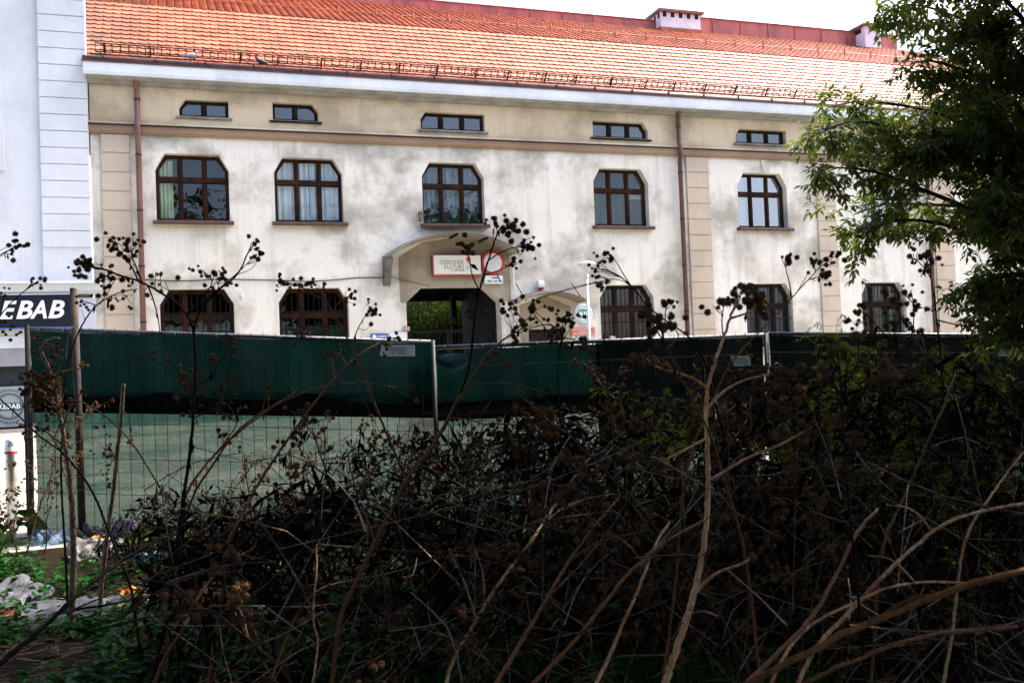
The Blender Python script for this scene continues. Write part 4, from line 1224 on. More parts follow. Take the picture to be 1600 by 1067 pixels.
# ================================================================== trees
def crown_on_twigs(limbs, ntw, tl, nleaf, ll, lw, seed, droop=.35, spread=1.0, wood=None):
    """limbs: smooth paths. Twigs leave the limbs, leaflets sit along the twigs."""
    r = np.random.default_rng(seed)
    pos = []; dr = []
    for L, k in limbs:
        n = len(L); T = unit(np.gradient(L, axis=0))
        for _ in range(int(ntw*k)):
            i = int(n*(.25 + .75*r.random()**.75)); i = min(i, n-1)
            d0 = unit(T[i]*r.uniform(.1, .9) + r.normal(0, 1, 3)*spread*np.array([.8, .8, .6]))
            ln = tl*r.uniform(.45, 1.15)
            m = 7; q = [L[i]]; dd = d0.copy()
            for s_ in range(m):
                dd = unit(dd + np.array([0, 0, -droop*.22]) + r.normal(0, .10, 3)); q.append(q[-1] + dd*ln/m)
            q = np.array(q)
            if wood is not None and r.random() < .5: wood.tube(q[::2], np.linspace(.007, .003, len(q[::2])), 4, False)
            for s_ in range(nleaf):
                u = r.uniform(.15, 1)*m; a = int(min(u, m-1)); p = q[a] + (q[a+1]-q[a])*(u-a)
                out = unit(np.cross(q[a+1]-q[a], r.normal(0, 1, 3)))
                # a compound leaf: rachis with leaflets
                rd = unit(out + np.array([0, 0, -.35]) + (q[a+1]-q[a])/ln*m*.6)
                for h in range(5):
                    pp = p + rd*(.03 + .022*h)
                    sd = unit(np.cross(rd, np.array([0, 0, 1.]) + r.normal(0, .3, 3)))
                    dv = rd if h == 4 else unit(rd*.5 + sd*(1 if h % 2 else -1) + np.array([0, 0, -droop]))
                    pos.append(pp); dr.append(dv)
    pos = np.array(pos); dr = np.array(dr); N = len(pos)
    nm = unit(np.array([0, 0, 1.]) + r.normal(0, .45, (N, 3)))
    return leaf_arrays(pos, dr, nm, ll*r.uniform(.7, 1.25, N), lw*r.uniform(.7, 1.2, N))

# the leafy tree on the right
TD = 9.2
base = at(1668, 700, TD); base[2] = ground_z(base[1])
tree = thing('leafy_tree', 'dark green leafy tree filling the upper right of the view', 'tree', tuple(base))
trunk_px = [(1668, 700), (1660, 520), (1650, 380), (1645, 240), (1655, 100), (1650, -60)]
tp = [base] + [at(x, y, TD + .1*i) for i, (x, y) in enumerate(trunk_px[1:])]
tpath = smooth_path(tp, 24)
wood = MB().tube(tpath, np.linspace(.15, .06, 24), 10)
limb_px = [
 ([(1650, 420), (1560, 350), (1450, 300), (1350, 265), (1283, 262)], -.5, .75),
 ([(1650, 360), (1540, 260), (1420, 210), (1330, 190), (1272, 212)], .2, .9),
 ([(1648, 300), (1520, 200), (1410, 165), (1330, 160), (1290, 170)], .7, .6),
 ([(1650, 240), (1560, 140), (1490, 105), (1450, 95), (1425, 100)], -.4, .7),
 ([(1650, 180), (1560, 60), (1490, 25), (1440, 10), (1408, 6)], .3, .9),
 ([(1650, 140), (1590, 20), (1520, -30), (1460, -35)], -.2, .8),
 ([(1655, 440), (1560, 390), (1470, 350), (1400, 345), (1340, 370)], .0, .7),
 ([(1655, 430), (1540, 330), (1450, 320), (1380, 320), (1335, 335)], .6, .5),
 ([(1655, 470), (1600, 430), (1555, 435), (1520, 455)], -.3, .4),
 ([(1655, 400), (1610, 290), (1580, 240), (1530, 190)], -.6, 2.2),
 ([(1650, 330), (1600, 200), (1540, 150), (1480, 150)], .5, 2.0),
 ([(1650, 260), (1620, 120), (1570, 60), (1530, 30)], .2, 2.0),
 ([(1655, 420), (1620, 380), (1590, 350), (1545, 320)], .4, 2.2),
 ([(1655, 460), (1630, 450), (1600, 450), (1570, 450)], .3, 1.5),
 ([(1655, 350), (1620, 300), (1590, 300), (1570, 320)], -.8, 2.2),
 ([(1655, 500), (1625, 490), (1600, 490), (1570, 500)], .1, .7),
 ([(1645, 240), (1560, 215), (1480, 225), (1420, 235)], -.1, 1.6),
 ([(1645, 200), (1700, 100), (1760, 60), (1800, 40)], .2, 1.0),
 ([(1655, 300), (1720, 250), (1790, 220), (1850, 220)], .2, 1.0),
]
limbs = []
for pts, dd, k in limb_px:
    n = len(pts); L = smooth_path([at(x, y, TD + .2 + dd*(i/(n-1))**1.0) for i, (x, y) in enumerate(pts)], 16)
    limbs.append((L, k)); wood.tube(L, np.linspace(.035, .006, 16), 6, False)
v, f = crown_on_twigs(limbs, 33, .44, 10, .090, .038, 3, .5, 1.0, wood)
wood.build('trunk', M['bark'], tree, True)
link('crown', arrays_mesh('crown', v, f), M['leaf'], tree, 'stuff')

# trees in the courtyard behind the passage
def round_tree(name, label, base, h, rad, nl, ls, mat, seed, group=None, zlow=.35):
    r = np.random.default_rng(seed)
    t = thing(name, label, 'tree', base, group)
    b = np.array(base, float); top = b + np.array([0, 0, h])
    w = MB().tube(smooth_path([b, b+np.array([.1, .05, h*.4]), top - np.array([0, 0, h*.25])], 10), np.linspace(.16, .05, 10), 8)
    cs = []
    for i in range(14):
        d = unit(r.normal(0, 1, 3)); c = b + np.array([0, 0, h*(zlow+.6)/1.25]) + d*np.array([rad, rad, h*.33])*r.uniform(.4, .95)
        cs.append(c); w.tube(smooth_path([b+np.array([0, 0, h*r.uniform(.25, .55)]), (b+c)/2 + np.array([0, 0, h*.25]), c], 7), np.linspace(.05, .01, 7), 5, False)
    w.build('trunk', M['bark'], t, True)
    cs = np.array(cs); idx = r.integers(0, len(cs), nl)
    p = cs[idx] + r.normal(0, 1, (nl, 3))*rad*.28
    v, f = leaf_arrays(p, unit(r.normal(0, 1, (nl, 3)) + np.array([0, 0, -.5])), unit(r.normal(0, .5, (nl, 3)) + np.array([0, 0, 1])), ls*r.uniform(.7, 1.3, nl), ls*.5*r.uniform(.7, 1.2, nl))
    link('crown', arrays_mesh('crown', v, f), mat, t, 'stuff')
    return t
for i, (xp, Y, h, lab) in enumerate(((655, 33.5, 4.2, 'yellow green tree seen through the left of the passage'), (700, 36.0, 5.4, 'dark green tree seen through the middle of the passage'), (728, 32.0, 3.8, 'pale leafy shrub seen beside the passage post'), (640, 38.5, 5.5, 'tall tree at the far back of the courtyard, left'), (745, 39.5, 5.5, 'tall tree at the far back of the courtyard, right'))):
    p = onY(xp, 520, Y)
    round_tree('courtyard_tree', lab, (p[0], Y, GZ), h, 1.7, 8000, .17, M['leaf_court'], 20+i, 'trees in the courtyard', .1)

cwall = thing('added_backdrop_wall', 'added dark wall behind the courtyard trees, darkening the passage view', 'wall', (11.5, 43, GZ))  # unseen wall, added so the view through the passage stays dark
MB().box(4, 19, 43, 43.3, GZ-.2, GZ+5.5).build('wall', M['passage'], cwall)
MB().box(3.95, 19.05, 42.9, 43.4, GZ+5.503, GZ+5.6).build('coping', M['cornice_dark'], cwall)
# unseen trees added over and behind the weeds to block sun and sky
r = np.random.default_rng(5)
NS = 31000
sx = r.uniform(-8, 15, NS); sy = r.uniform(-9, 8.0, NS)
zmin = np.maximum(4.9, 2.5 + .50*np.maximum(sy, 0) + .03*np.abs(sx))
szz = zmin + r.uniform(0, 2.6, NS)
bases = [(12.2, 3.0), (-8.5, -2.5), (3.0, -7.5)]
owner = np.argmin([((sx-bx)**2 + (sy-by_)**2) for bx, by_ in bases], axis=0)
labs = ['unseen tree added beyond the right edge to shade the weeds', 'unseen tree added beyond the left edge to shade the litter', 'unseen tree added behind the viewpoint to shade the weeds']
for k, (bx, by_) in enumerate(bases):
    t = thing('unseen_shade_tree', labs[k], 'tree', (bx, by_, 0), 'unseen trees added for shade')
    w = MB().tube(smooth_path([(bx, by_, -.1), (bx+.1, by_, 2.5), (bx-.1, by_+.1, 5.2)], 10), np.linspace(.28, .17, 10), 10)
    m = owner == k; P_ = np.stack([sx[m], sy[m], szz[m]], 1)
    for i in range(16):
        c = P_[r.integers(0, len(P_))]
        c = c + np.array([0, 0, .4])
        w.tube(smooth_path([(bx-.1, by_+.1, 4.9), ((bx+c[0])/2, (by_+c[1])/2, max(5.6, c[2]-.1)), c], 8), np.linspace(.12, .02, 8), 6, False)
    w.build('trunk', M['bark'], t, True)
    n = len(P_)
    v, f = leaf_arrays(P_, unit(r.normal(0, 1, (n, 3))*np.array([1, 1, .35])), unit(np.array([0, 0, 1.]) + r.normal(0, .35, (n, 3))), r.uniform(.3, .5, n), r.uniform(.2, .32, n))
    link('crown', arrays_mesh('crown', v, f), M['leaf_shade'], t, 'stuff')

# unseen shrubs added around the viewpoint to cut the low sky light
def shrub(label, x, y, rx, ry, h, n, seed):
    r = np.random.default_rng(seed)
    t = thing('unseen_shade_shrub', label, 'shrub', (x, y, 0), 'unseen shrubs added for shade')
    w = MB()
    for i in range(9):
        c = np.array([x + rx*r.uniform(-.7, .7), y + ry*r.uniform(-.7, .7), h*r.uniform(.5, .9)])
        w.tube(smooth_path([(x + r.normal(0, .1), y + r.normal(0, .1), -.05), (np.array([x, y, 0])+c)/2 + r.normal(0, .1, 3), c], 8), np.linspace(.05, .012, 8), 6)
    w.build('trunk', M['bark'], t, True)
    q = r.uniform(-1, 1, (n, 3)); q = q[(np.abs(q)**4).sum(1) < 1.2]; n = len(q)
    P_ = np.array([x, y, h/2 + .05]) + q*np.array([rx, ry, h/2])
    v, f = leaf_arrays(P_, unit(r.normal(0, 1, (n, 3))), unit(r.normal(0, 1, (n, 3))), r.uniform(.28, .45, n), r.uniform(.18, .28, n))
    link('crown', arrays_mesh('crown', v, f), M['leaf_shade'], t, 'stuff')
shrub('unseen shrub added for shade behind the viewpoint, left', -4.6, -2.6, 1.6, 3.0, 6.0, 3600, 62)
shrub('unseen shrub added for shade beyond the left edge', -4.7, 3.4, 1.3, 3.0, 6.0, 3600, 63)
shrub('unseen shrub added for shade behind the viewpoint, right', 7.6, -2.4, 2.6, 2.6, 6.5, 4200, 64)
shrub('unseen shrub added for shade beyond the right edge', 10.6, 3.6, 1.8, 3.0, 7.0, 4400, 65)

# ================================================================== dry burdock traced plants
def hanging_leaves(pts, seed, size=.05):
    r = np.random.default_rng(seed); n = len(pts)
    p = np.array(pts)
    return leaf_arrays(p, unit(np.array([0, 0, -1.]) + r.normal(0, .35, (n, 3))), unit(r.normal(0, 1, (n, 3))), size*r.uniform(.4, 1.3, n), size*.3*r.uniform(.5, 1.3, n))
def merge(*vf):
    V = []; Fc = []; o = 0
    for v, f in vf:
        V.append(v); Fc.append(f + o); o += len(v)
    return np.concatenate(V), np.concatenate(Fc)
def stalk(label, path, D0, D1, wpx, branches=(), clusters=(), mat='stalk', seed=0, name='dry_burdock', leaves=8, ground=True, burr=.92, wend=.35, group=None, sub=True):
    r = np.random.default_rng(seed + 100)
    n = len(path)
    Ds = np.linspace(D0, D1, n)
    P_ = [at(x, y, d_) for (x, y), d_ in zip(path, Ds)]
    if ground and P_[0][2] > ground_z(P_[0][1]) + .02:
        tg = unit(P_[0] - P_[1]); h = P_[0][2] - ground_z(P_[0][1])
        e0 = P_[0] + tg*min(.12, .35*h)
        dv = unit(tg*.55 + np.array([0, 0, -1.])*.8); dv[2] = min(dv[2], -.5)
        h = max(.01, e0[2] - ground_z(e0[1]))
        P_ = [e0 + dv*h/abs(dv[2]), e0 + dv*h*.45/abs(dv[2]), e0] + P_
    base = P_[0].copy(); base[2] = min(base[2], ground_z(base[1]))
    t = thing(name, label, 'dead plant' if name == 'dry_burdock' else 'stalk', tuple(base), group)
    m = 10*len(P_); S = smooth_path(P_, m)
    rad0 = wpx/2*D0/FPX
    S = S + r.normal(0, rad0*.10, S.shape)
    rr = rad0*(1 - (1-wend)*np.linspace(0, 1, m)**1.2)
    # slight swelling at the nodes
    for k in range(3, m, 9): rr[k] *= 1.14
    mb = MB().tube(S, rr, 7)
    allp = [S]; tips = []
    for br_ in branches:
        bp = br_[0]; bw = br_[1]
        x0_, y0_ = bp[0]
        # depth from the closest stem point
        pj = np.array([((s_-CAM) @ Rv/((s_-CAM) @ Fv)*FPX+PW/2, PH/2-((s_-CAM) @ Uv)/((s_-CAM) @ Fv)*FPX) for s_ in S])
        i = np.argmin((pj[:, 0]-x0_)**2 + (pj[:, 1]-y0_)**2); dd = (S[i]-CAM) @ Fv
        dz = r.uniform(-.18, .12)
        B = [S[i]] + [at(x, y, dd + dz*(j+1)/len(bp)) for j, (x, y) in enumerate(bp[1:])]
        q = smooth_path(B, 6*len(B)); mb.tube(q, np.linspace(bw/2*dd/FPX, bw/2*dd/FPX*.5, len(q)), 6)
        allp.append(q); tips.append((q[-1], r.integers(2, 5)))
    bp_ = []
    AP = np.concatenate(allp)
    for (x, y, k) in clusters:
        e = ray(x, y)
        # nearest stem point in picture gives the depth
        dep = (AP-CAM) @ Fv; pjx = ((AP-CAM) @ Rv)/dep*FPX + PW/2; pjy = PH/2 - ((AP-CAM) @ Uv)/dep*FPX
        i = np.argmin((pjx-x)**2 + (pjy-y)**2)
        c = CAM + e*(dep[i] + r.uniform(-.05, .05))
        if np.linalg.norm(c-AP[i]) > .012:
            j = max(0, i - int(r.integers(2, 6))) if i > 6 else i
            mb.tube(smooth_path([AP[j], (AP[j]+c)/2 + r.normal(0, .008, 3), c], 6), [.0022, .002, .0018, .0016, .0015, .0014], 5, False)
        bp_ += [c + r.normal(0, 1, 3)*np.array([.015, .015, .013])*(1+.12*k)*(1 if k > 1 else .2) for _ in range(int(k))]
    if sub:
        for q, k in tips:
            bp_ += [q + r.normal(0, .014, 3) for _ in range(int(k))]
    mb.build('stem', M[mat], t, True)
    if bp_:
        v, f = burrs_arrays(bp_, burr, seed)
        link('burrs', arrays_mesh('burrs', v, f), M['burr'], t, 'stuff')
    if leaves:
        ids = r.integers(int(len(AP)*.25), len(AP), leaves)
        v, f = hanging_leaves(AP[ids], seed, .05)
        link('dry_leaves', arrays_mesh('dry_leaves', v, f), M['dryleaf'], t, 'stuff')
    return t

stalk('tall dark burdock with a big burr cluster leaning left across the tan pilaster',
  [(250, 1010), (262, 960), (275, 870), (287, 775), (298, 700), (303, 620), (304, 540), (297, 500), (281, 478), (252, 458), (222, 442), (188, 430), (158, 420), (136, 416)], 4.7, 4.4, 7.5,
  [([(222, 442), (214, 420), (206, 400), (204, 385)], 3), ([(216, 438), (206, 418), (196, 402), (180, 386)], 3), ([(304, 520), (310, 491), (325, 470), (345, 450), (362, 438), (378, 417), (386, 398), (395, 384)], 4.5),
   ([(378, 417), (390, 408), (400, 397)], 2.5), ([(230, 446), (240, 470), (246, 492), (250, 520)], 3), ([(345, 450), (330, 435), (318, 425)], 2.5), ([(200, 434), (180, 436), (165, 432)], 2)],
  [(122, 412, 5), (130, 418, 6), (140, 408, 5), (118, 424, 4), (150, 412, 3), (133, 425, 5), (168, 380, 4), (175, 376, 4), (184, 379, 2), (207, 372, 4), (212, 378, 2), (190, 398, 3), (200, 397, 6), (205, 402, 4), (178, 425, 4), (172, 432, 3), (188, 430, 3), (397, 376, 3), (406, 386, 2), (402, 396, 3), (408, 397, 2), (402, 409, 2), (309, 420, 2), (318, 422, 2), (330, 430, 4), (340, 428, 3), (344, 422, 2), (353, 442, 3), (358, 444, 2), (333, 448, 4), (326, 432, 2), (243, 424, 2), (250, 426, 1), (258, 440, 3), (254, 448, 2), (230, 462, 1), (163, 457, 3), (165, 466, 2), (158, 434, 2)],
  'stalk_dark', 1, leaves=14)
stalk('thin burdock stalk with pale stem crossing the second ground floor window',
  [(636, 752), (612, 695), (589, 640), (568, 588), (550, 545), (535, 515), (518, 486), (505, 462), (495, 450)], 5.4, 5.0, 6,
  [([(535, 515), (521, 486), (528, 475), (541, 466), (550, 460)], 3), ([(500, 456), (480, 452), (462, 446), (445, 442)], 2.5), ([(548, 540), (560, 512), (572, 492), (579, 482)], 2.5), ([(505, 470), (492, 462), (478, 455)], 2)],
  [(436, 436, 3), (444, 440, 4), (433, 450, 2), (447, 443, 3), (462, 446, 1), (470, 445, 2), (477, 440, 3), (485, 444, 3), (489, 438, 3), (494, 440, 2), (505, 444, 1), (541, 454, 2), (549, 456, 3), (548, 466, 2), (552, 474, 2), (572, 476, 2), (581, 478, 4), (586, 483, 3), (590, 490, 2), (578, 488, 2), (594, 492, 1), (578, 507, 1), (472, 522, 4), (480, 526, 3), (467, 528, 2)],
  'stalk', 2, leaves=8)
stalk('tall dark burdock topped by a round burr cluster before the red-rimmed sign',
  [(604, 830), (640, 742), (681, 688), (715, 626), (735, 560), (741, 500), (748, 462), (757, 425), (767, 395), (775, 370), (782, 356)], 4.3, 4.05, 8,
  [([(762, 408), (780, 396), (800, 388), (816, 384)], 2.6), ([(775, 372), (777, 360), (771, 350)], 2), ([(778, 366), (788, 360), (796, 356)], 2), ([(750, 456), (738, 430), (733, 402), (730, 390)], 2.6), ([(756, 430), (775, 424), (790, 418), (800, 410)], 2), ([(741, 500), (724, 492), (710, 500)], 2)],
  [(797, 352, 6), (800, 362, 6), (792, 358, 5), (805, 356, 4), (799, 345, 2), (806, 346, 1), (771, 344, 2), (770, 340, 1), (834, 370, 1), (833, 378, 2), (829, 386, 4), (832, 392, 2), (818, 392, 1), (803, 402, 1), (802, 411, 1), (808, 411, 2), (801, 416, 1), (727, 388, 3), (722, 385, 2), (737, 383, 1), (728, 396, 1), (742, 492, 4), (736, 486, 2), (755, 488, 2)],
  'stalk_dark', 3, leaves=10, wend=.3)
stalk('long pale brown stalk slanting up right before the passage gate',
  [(560, 900), (600, 818), (638, 746), (681, 688), (713, 628), (741, 584), (765, 550), (790, 528), (822, 510)], 3.9, 4.5, 8,
  [([(713, 628), (740, 604), (775, 598), (815, 603), (850, 612)], 3), ([(700, 650), (730, 655), (770, 668)], 2.5), ([(800, 522), (822, 500), (836, 486), (850, 478)], 2.2)],
  [(797, 480, 4), (792, 488, 3), (801, 474, 2), (788, 492, 3), (806, 482, 2), (812, 505, 4), (820, 512, 5), (808, 520, 4), (803, 530, 4), (835, 505, 2), (778, 560, 3), (785, 552, 2), (798, 566, 3)],
  'stalk', 4, leaves=6)
stalk('burdock fanning left over the lamp post with small burrs at its tips',
  [(1120, 640), (1098, 560), (1078, 528), (1045, 505), (1012, 478), (985, 446), (962, 428), (940, 420)], 4.6, 4.5, 5,
  [([(985, 446), (972, 425), (962, 408), (955, 398)], 2), ([(1000, 462), (975, 440), (955, 436), (935, 442)], 1.8), ([(1040, 500), (1040, 485), (1045, 470)], 2)],
  [(937, 410, 4), (934, 418, 3), (942, 404, 2), (952, 398, 4), (948, 402, 2), (924, 419, 1), (930, 425, 1), (926, 431, 1), (932, 433, 1), (946, 439, 3), (950, 445, 2), (1045, 467, 2), (1044, 476, 3), (1049, 477, 2), (838, 466, 3), (834, 470, 1)],
  'stalk_dark', 5, leaves=6)
stalk('burdock with a dense burr bunch standing at the lamp post foot',
  [(880, 760), (876, 660), (872, 580), (878, 530), (884, 505)], 4.4, 4.3, 5,
  [([(876, 540), (850, 510), (835, 490), (832, 480)], 2), ([(880, 520), (860, 508), (830, 512), (805, 524)], 2.4), ([(880, 525), (900, 532), (912, 540)], 2)],
  [(872, 492, 3), (878, 496, 4), (886, 500, 5), (893, 504, 4), (880, 506, 5), (890, 494, 2), (869, 490, 1), (874, 516, 5), (878, 530, 4), (900, 526, 2), (915, 535, 4), (913, 545, 3), (925, 548, 3)],
  'stalk_dark', 6, leaves=5)
stalk('thick pale violet burdock stalk rising in the right centre of the tangle',
  [(1036, 1075), (1058, 1010), (1078, 950), (1093, 890), (1103, 820), (1107, 750), (1105, 690), (1103, 640), (1106, 605), (1116, 570), (1127, 538), (1140, 497), (1152, 470)], 2.7, 3.1, 15,
  [([(1106, 605), (1085, 592), (1060, 583), (1030, 574), (1015, 566), (1010, 556)], 5), ([(1105, 640), (1130, 612), (1160, 595), (1195, 586), (1220, 580)], 5), ([(1097, 684), (1065, 705), (1031, 722)], 5), ([(1107, 752), (1130, 738), (1165, 717), (1220, 694), (1260, 672)], 5), ([(1086, 925), (1120, 895), (1160, 880), (1180, 868)], 6), ([(1140, 497), (1165, 490), (1185, 480)], 4), ([(1130, 530), (1128, 500), (1132, 470)], 3)],
  [(1152, 452, 3), (1158, 460, 4), (1170, 454, 3), (1182, 455, 4), (1178, 465, 5), (1165, 470, 5), (1188, 462, 3), (1185, 476, 4), (1172, 480, 3), (1160, 446, 1), (1115, 478, 2), (1122, 482, 2)],
  'stalk_bright', 7, leaves=5, wend=.28, burr=1.0)
stalk('near blurred burdock with fat burrs before the brown curtained window',
  [(1135, 760), (1110, 680), (1075, 610), (1050, 560), (1035, 525), (1030, 505)], 2.9, 2.7, 7,
  [([(1040, 535), (1022, 510), (1012, 494)], 3), ([(1045, 545), (1060, 525), (1050, 508)], 3), ([(1060, 575), (1020, 565), (1000, 560)], 3)],
  [(1012, 485, 2), (1018, 492, 3), (1032, 490, 4), (1042, 492, 3), (1040, 504, 4), (1030, 512, 4), (1022, 506, 3), (1048, 508, 3), (1010, 548, 3), (1018, 556, 3), (1034, 556, 2), (996, 562, 2)],
  'stalk', 8, leaves=5)
stalk('burdock branch reaching right toward the beige pilaster with four burr tips',
  [(1108, 640), (1140, 570), (1170, 535), (1200, 505), (1240, 462), (1265, 435), (1283, 416), (1300, 407)], 3.6, 4.1, 5,
  [([(1236, 466), (1233, 440), (1228, 420), (1230, 406)], 2.4), ([(1265, 436), (1282, 432), (1290, 430)], 2), ([(1275, 424), (1272, 412)], 2)],
  [(1222, 402, 1), (1228, 400, 2), (1233, 401, 1), (1278, 402, 2), (1285, 408, 4), (1292, 407, 3), (1303, 402, 2), (1310, 405, 2), (1309, 411, 2), (1263, 426, 1), (1286, 430, 2), (1291, 437, 3)],
  'stalk', 9, leaves=6, wend=.3)
stalk('dark burdock against the olive curtained window at the far right',
  [(1440, 760), (1425, 680), (1412, 600), (1400, 540), (1395, 500)], 4.2, 4.1, 5,
  [([(1402, 550), (1380, 520), (1352, 490), (1345, 484)], 2.5), ([(1405, 560), (1425, 520), (1428, 490), (1424, 455)], 2.5), ([(1402, 545), (1370, 530), (1350, 528)], 2)],
  [(1342, 482, 4), (1346, 494, 4), (1340, 505, 4), (1350, 512, 3), (1384, 456, 3), (1390, 470, 4), (1396, 480, 4), (1408, 488, 5), (1416, 496, 5), (1424, 453, 3), (1412, 505, 5), (1400, 512, 5), (1430, 480, 3), (1356, 530, 4)],
  'stalk_dark', 10, leaves=8)
stalk('dark burdock beside the right downpipe with burrs along a bent top',
  [(1490, 740), (1476, 640), (1468, 540), (1460, 470), (1452, 420), (1446, 400)], 4.4, 4.3, 5,
  [([(1455, 440), (1445, 420), (1430, 404)], 2), ([(1462, 500), (1500, 508), (1540, 506)], 2.4), ([(1464, 520), (1430, 525), (1400, 530)], 2)],
  [(1422, 400, 1), (1427, 396, 2), (1434, 394, 2), (1440, 400, 3), (1448, 404, 3), (1455, 398, 3), (1462, 402, 3), (1437, 412, 2), (1445, 416, 3), (1455, 410, 2), (1494, 502, 3), (1505, 508, 3), (1530, 506, 4), (1545, 498, 4), (1512, 512, 3)],
  'stalk_dark', 11, leaves=12)
stalk('burdock with fat blurred burrs closest to the lens on the right',
  [(1330, 820), (1320, 720), (1316, 640), (1312, 580), (1308, 552)], 1.95, 1.85, 8,
  [([(1318, 650), (1360, 600), (1388, 594)], 4), ([(1316, 640), (1290, 580), (1235, 590)], 4)],
  [(1300, 546, 1), (1320, 547, 1), (1340, 528, 1), (1380, 566, 1), (1395, 590, 2), (1240, 620, 2), (1222, 580, 2), (1232, 580, 1), (1390, 738, 2), (1240, 690, 3)],
  'stalk_dark', 12, leaves=3)
stalk('pale forked burdock stalk left of the rusty pole with a brown seed mass',
  [(113, 925), (115, 850), (111, 770), (106, 725), (97, 668), (90, 630), (83, 602), (76, 575), (68, 560), (65, 545), (72, 535), (92, 528)], 6.2, 6.0, 11,
  [([(98, 672), (108, 640), (118, 622), (128, 614)], 5), ([(100, 700), (80, 680), (62, 668)], 3.5), ([(84, 602), (70, 610), (55, 605)], 3), ([(106, 725), (95, 640), (92, 590)], 3), ([(92, 584), (110, 578), (130, 576)], 3)],
  [(40, 610, 5), (50, 600, 7), (58, 612, 8), (66, 605, 8), (72, 620, 8), (60, 625, 8), (70, 592, 8), (62, 590, 6), (80, 590, 6), (88, 585, 4), (48, 592, 5), (78, 640, 5), (85, 650, 5), (75, 658, 4), (94, 555, 3), (86, 550, 3), (98, 560, 3), (133, 576, 2), (44, 680, 4), (40, 668, 4), (52, 684, 4), (85, 540, 3)] + [(rng.gauss(68, 15), rng.gauss(606, 20), 3) for _ in range(55)] + [(rng.gauss(165, 10), rng.gauss(715, 22), 2) for _ in range(8)],
  'stalk_tan', 13, leaves=26, wend=.4, burr=1.0)
stalk('broken off pale stalk stub with hanging dry leaves right of the rusty pole',
  [(160, 905), (168, 835), (178, 760), (184, 700), (189, 655), (193, 600)], 6.4, 6.3, 7,
  [([(184, 700), (176, 720), (170, 700)], 2.5), ([(190, 640), (200, 650), (205, 690)], 2)],
  [(176, 700, 3), (168, 706, 3), (160, 740, 3)], 'stalk_tan', 14, leaves=34, wend=.85, name='broken_stalk')
stalk('thick dark bare branch crossing the litter at the lower left',
  [(-30, 1062), (30, 1010), (80, 968), (126, 924), (184, 880), (225, 856), (258, 838)], 3.4, 4.2, 13,
  [([(88, 962), (130, 950), (165, 945), (215, 935)], 5)], [], 'stalk_dark', 15, leaves=0, name='bare_branch')
stalk('long dark stalk slanting from the weeds to the netting plate',
  [(380, 800), (400, 762), (432, 712), (463, 668), (505, 613), (547, 566), (575, 545), (592, 536)], 5.0, 5.8, 7, [([(463, 668), (490, 660), (520, 650)], 2.5)],
  [(520, 552, 2), (516, 556, 2), (533, 544, 2), (596, 545, 3), (606, 540, 4), (615, 534, 5), (618, 528, 3), (600, 552, 3)], 'stalk', 16, leaves=8)
stalk('arched brown stalk bowing right before the green netting',
  [(330, 730), (365, 680), (400, 650), (450, 624), (486, 610), (518, 602), (563, 598), (590, 600), (615, 605)], 5.2, 5.4, 5, [([(590, 600), (615, 604), (646, 601)], 2.2), ([(610, 604), (635, 618), (650, 628)], 2.2)],
  [(450, 612, 3), (455, 620, 3), (418, 606, 3), (510, 552, 2), (515, 556, 2), (422, 610, 2)], 'stalk', 17, leaves=5)
stalk('diagonal stalk crossing the netting left of the fence middle',
  [(270, 920), (297, 760), (330, 716), (370, 678), (420, 640), (462, 612)], 5.0, 5.6, 7, [([(330, 716), (352, 690), (370, 660), (372, 640)], 3)], [(350, 680, 4), (360, 690, 3), (340, 675, 3), (375, 700, 3), (345, 645, 4), (335, 640, 3), (355, 630, 3)], 'stalk', 18, leaves=10)
stalk('brown seed laden burdock crown before the dark band of netting',
  [(285, 850), (292, 740), (303, 640), (306, 600)], 5.1, 5.0, 6, [([(304, 620), (285, 600), (285, 590)], 2.5), ([(305, 610), (330, 585), (348, 560), (362, 545)], 2.5), ([(300, 655), (340, 640), (352, 650)], 2.5)],
  [(290, 592, 7), (298, 600, 8), (285, 606, 7), (306, 590, 6), (312, 604, 6), (295, 615, 6), (310, 620, 5), (325, 562, 3), (330, 566, 3), (352, 530, 3), (360, 534, 3), (345, 525, 3), (240, 560, 2), (236, 556, 2), (262, 564, 2), (270, 565, 2), (360, 590, 3), (355, 600, 3), (300, 640, 4), (342, 618, 5), (350, 624, 4)], 'stalk_dark', 19, leaves=14)
stalk('small burdock twig with burrs against the white building at the left edge',
  [(-150, 800), (-95, 560), (-30, 425), (2, 399), (22, 386)], 4.6, 4.5, 4, [([(6, 400), (18, 398)], 2)], [(24, 378, 3), (29, 383, 3), (31, 380, 2), (18, 392, 1), (29, 387, 2)], 'stalk_dark', 71, leaves=3)
stalk('short burdock twig with two burrs over the kebab sign ledge',
  [(-140, 860), (-70, 620), (-5, 500), (34, 458), (60, 440)], 5.6, 5.2, 4, [([(46, 456), (50, 442)], 2)], [(52, 441, 2), (64, 438, 4), (68, 440, 2), (8, 455, 3), (6, 462, 3), (15, 500, 4), (20, 510, 4), (28, 525, 4), (10, 520, 3)], 'stalk_dark', 72, leaves=6)
stalk('burdock spray with hanging burrs before the lavender shop pier',
  [(104, 900), (96, 700), (108, 560), (130, 505), (150, 478), (170, 465), (195, 455), (215, 452)], 6.4, 5.6, 4, [([(150, 478), (136, 472), (128, 470)], 2), ([(170, 465), (168, 480), (175, 478)], 2)], [(128, 468, 3), (134, 475, 2), (165, 450, 3), (166, 459, 2), (185, 462, 3), (190, 470, 2), (128, 484, 2), (207, 476, 2), (60, 520, 3), (52, 528, 4)], 'stalk_dark', 73, leaves=10)
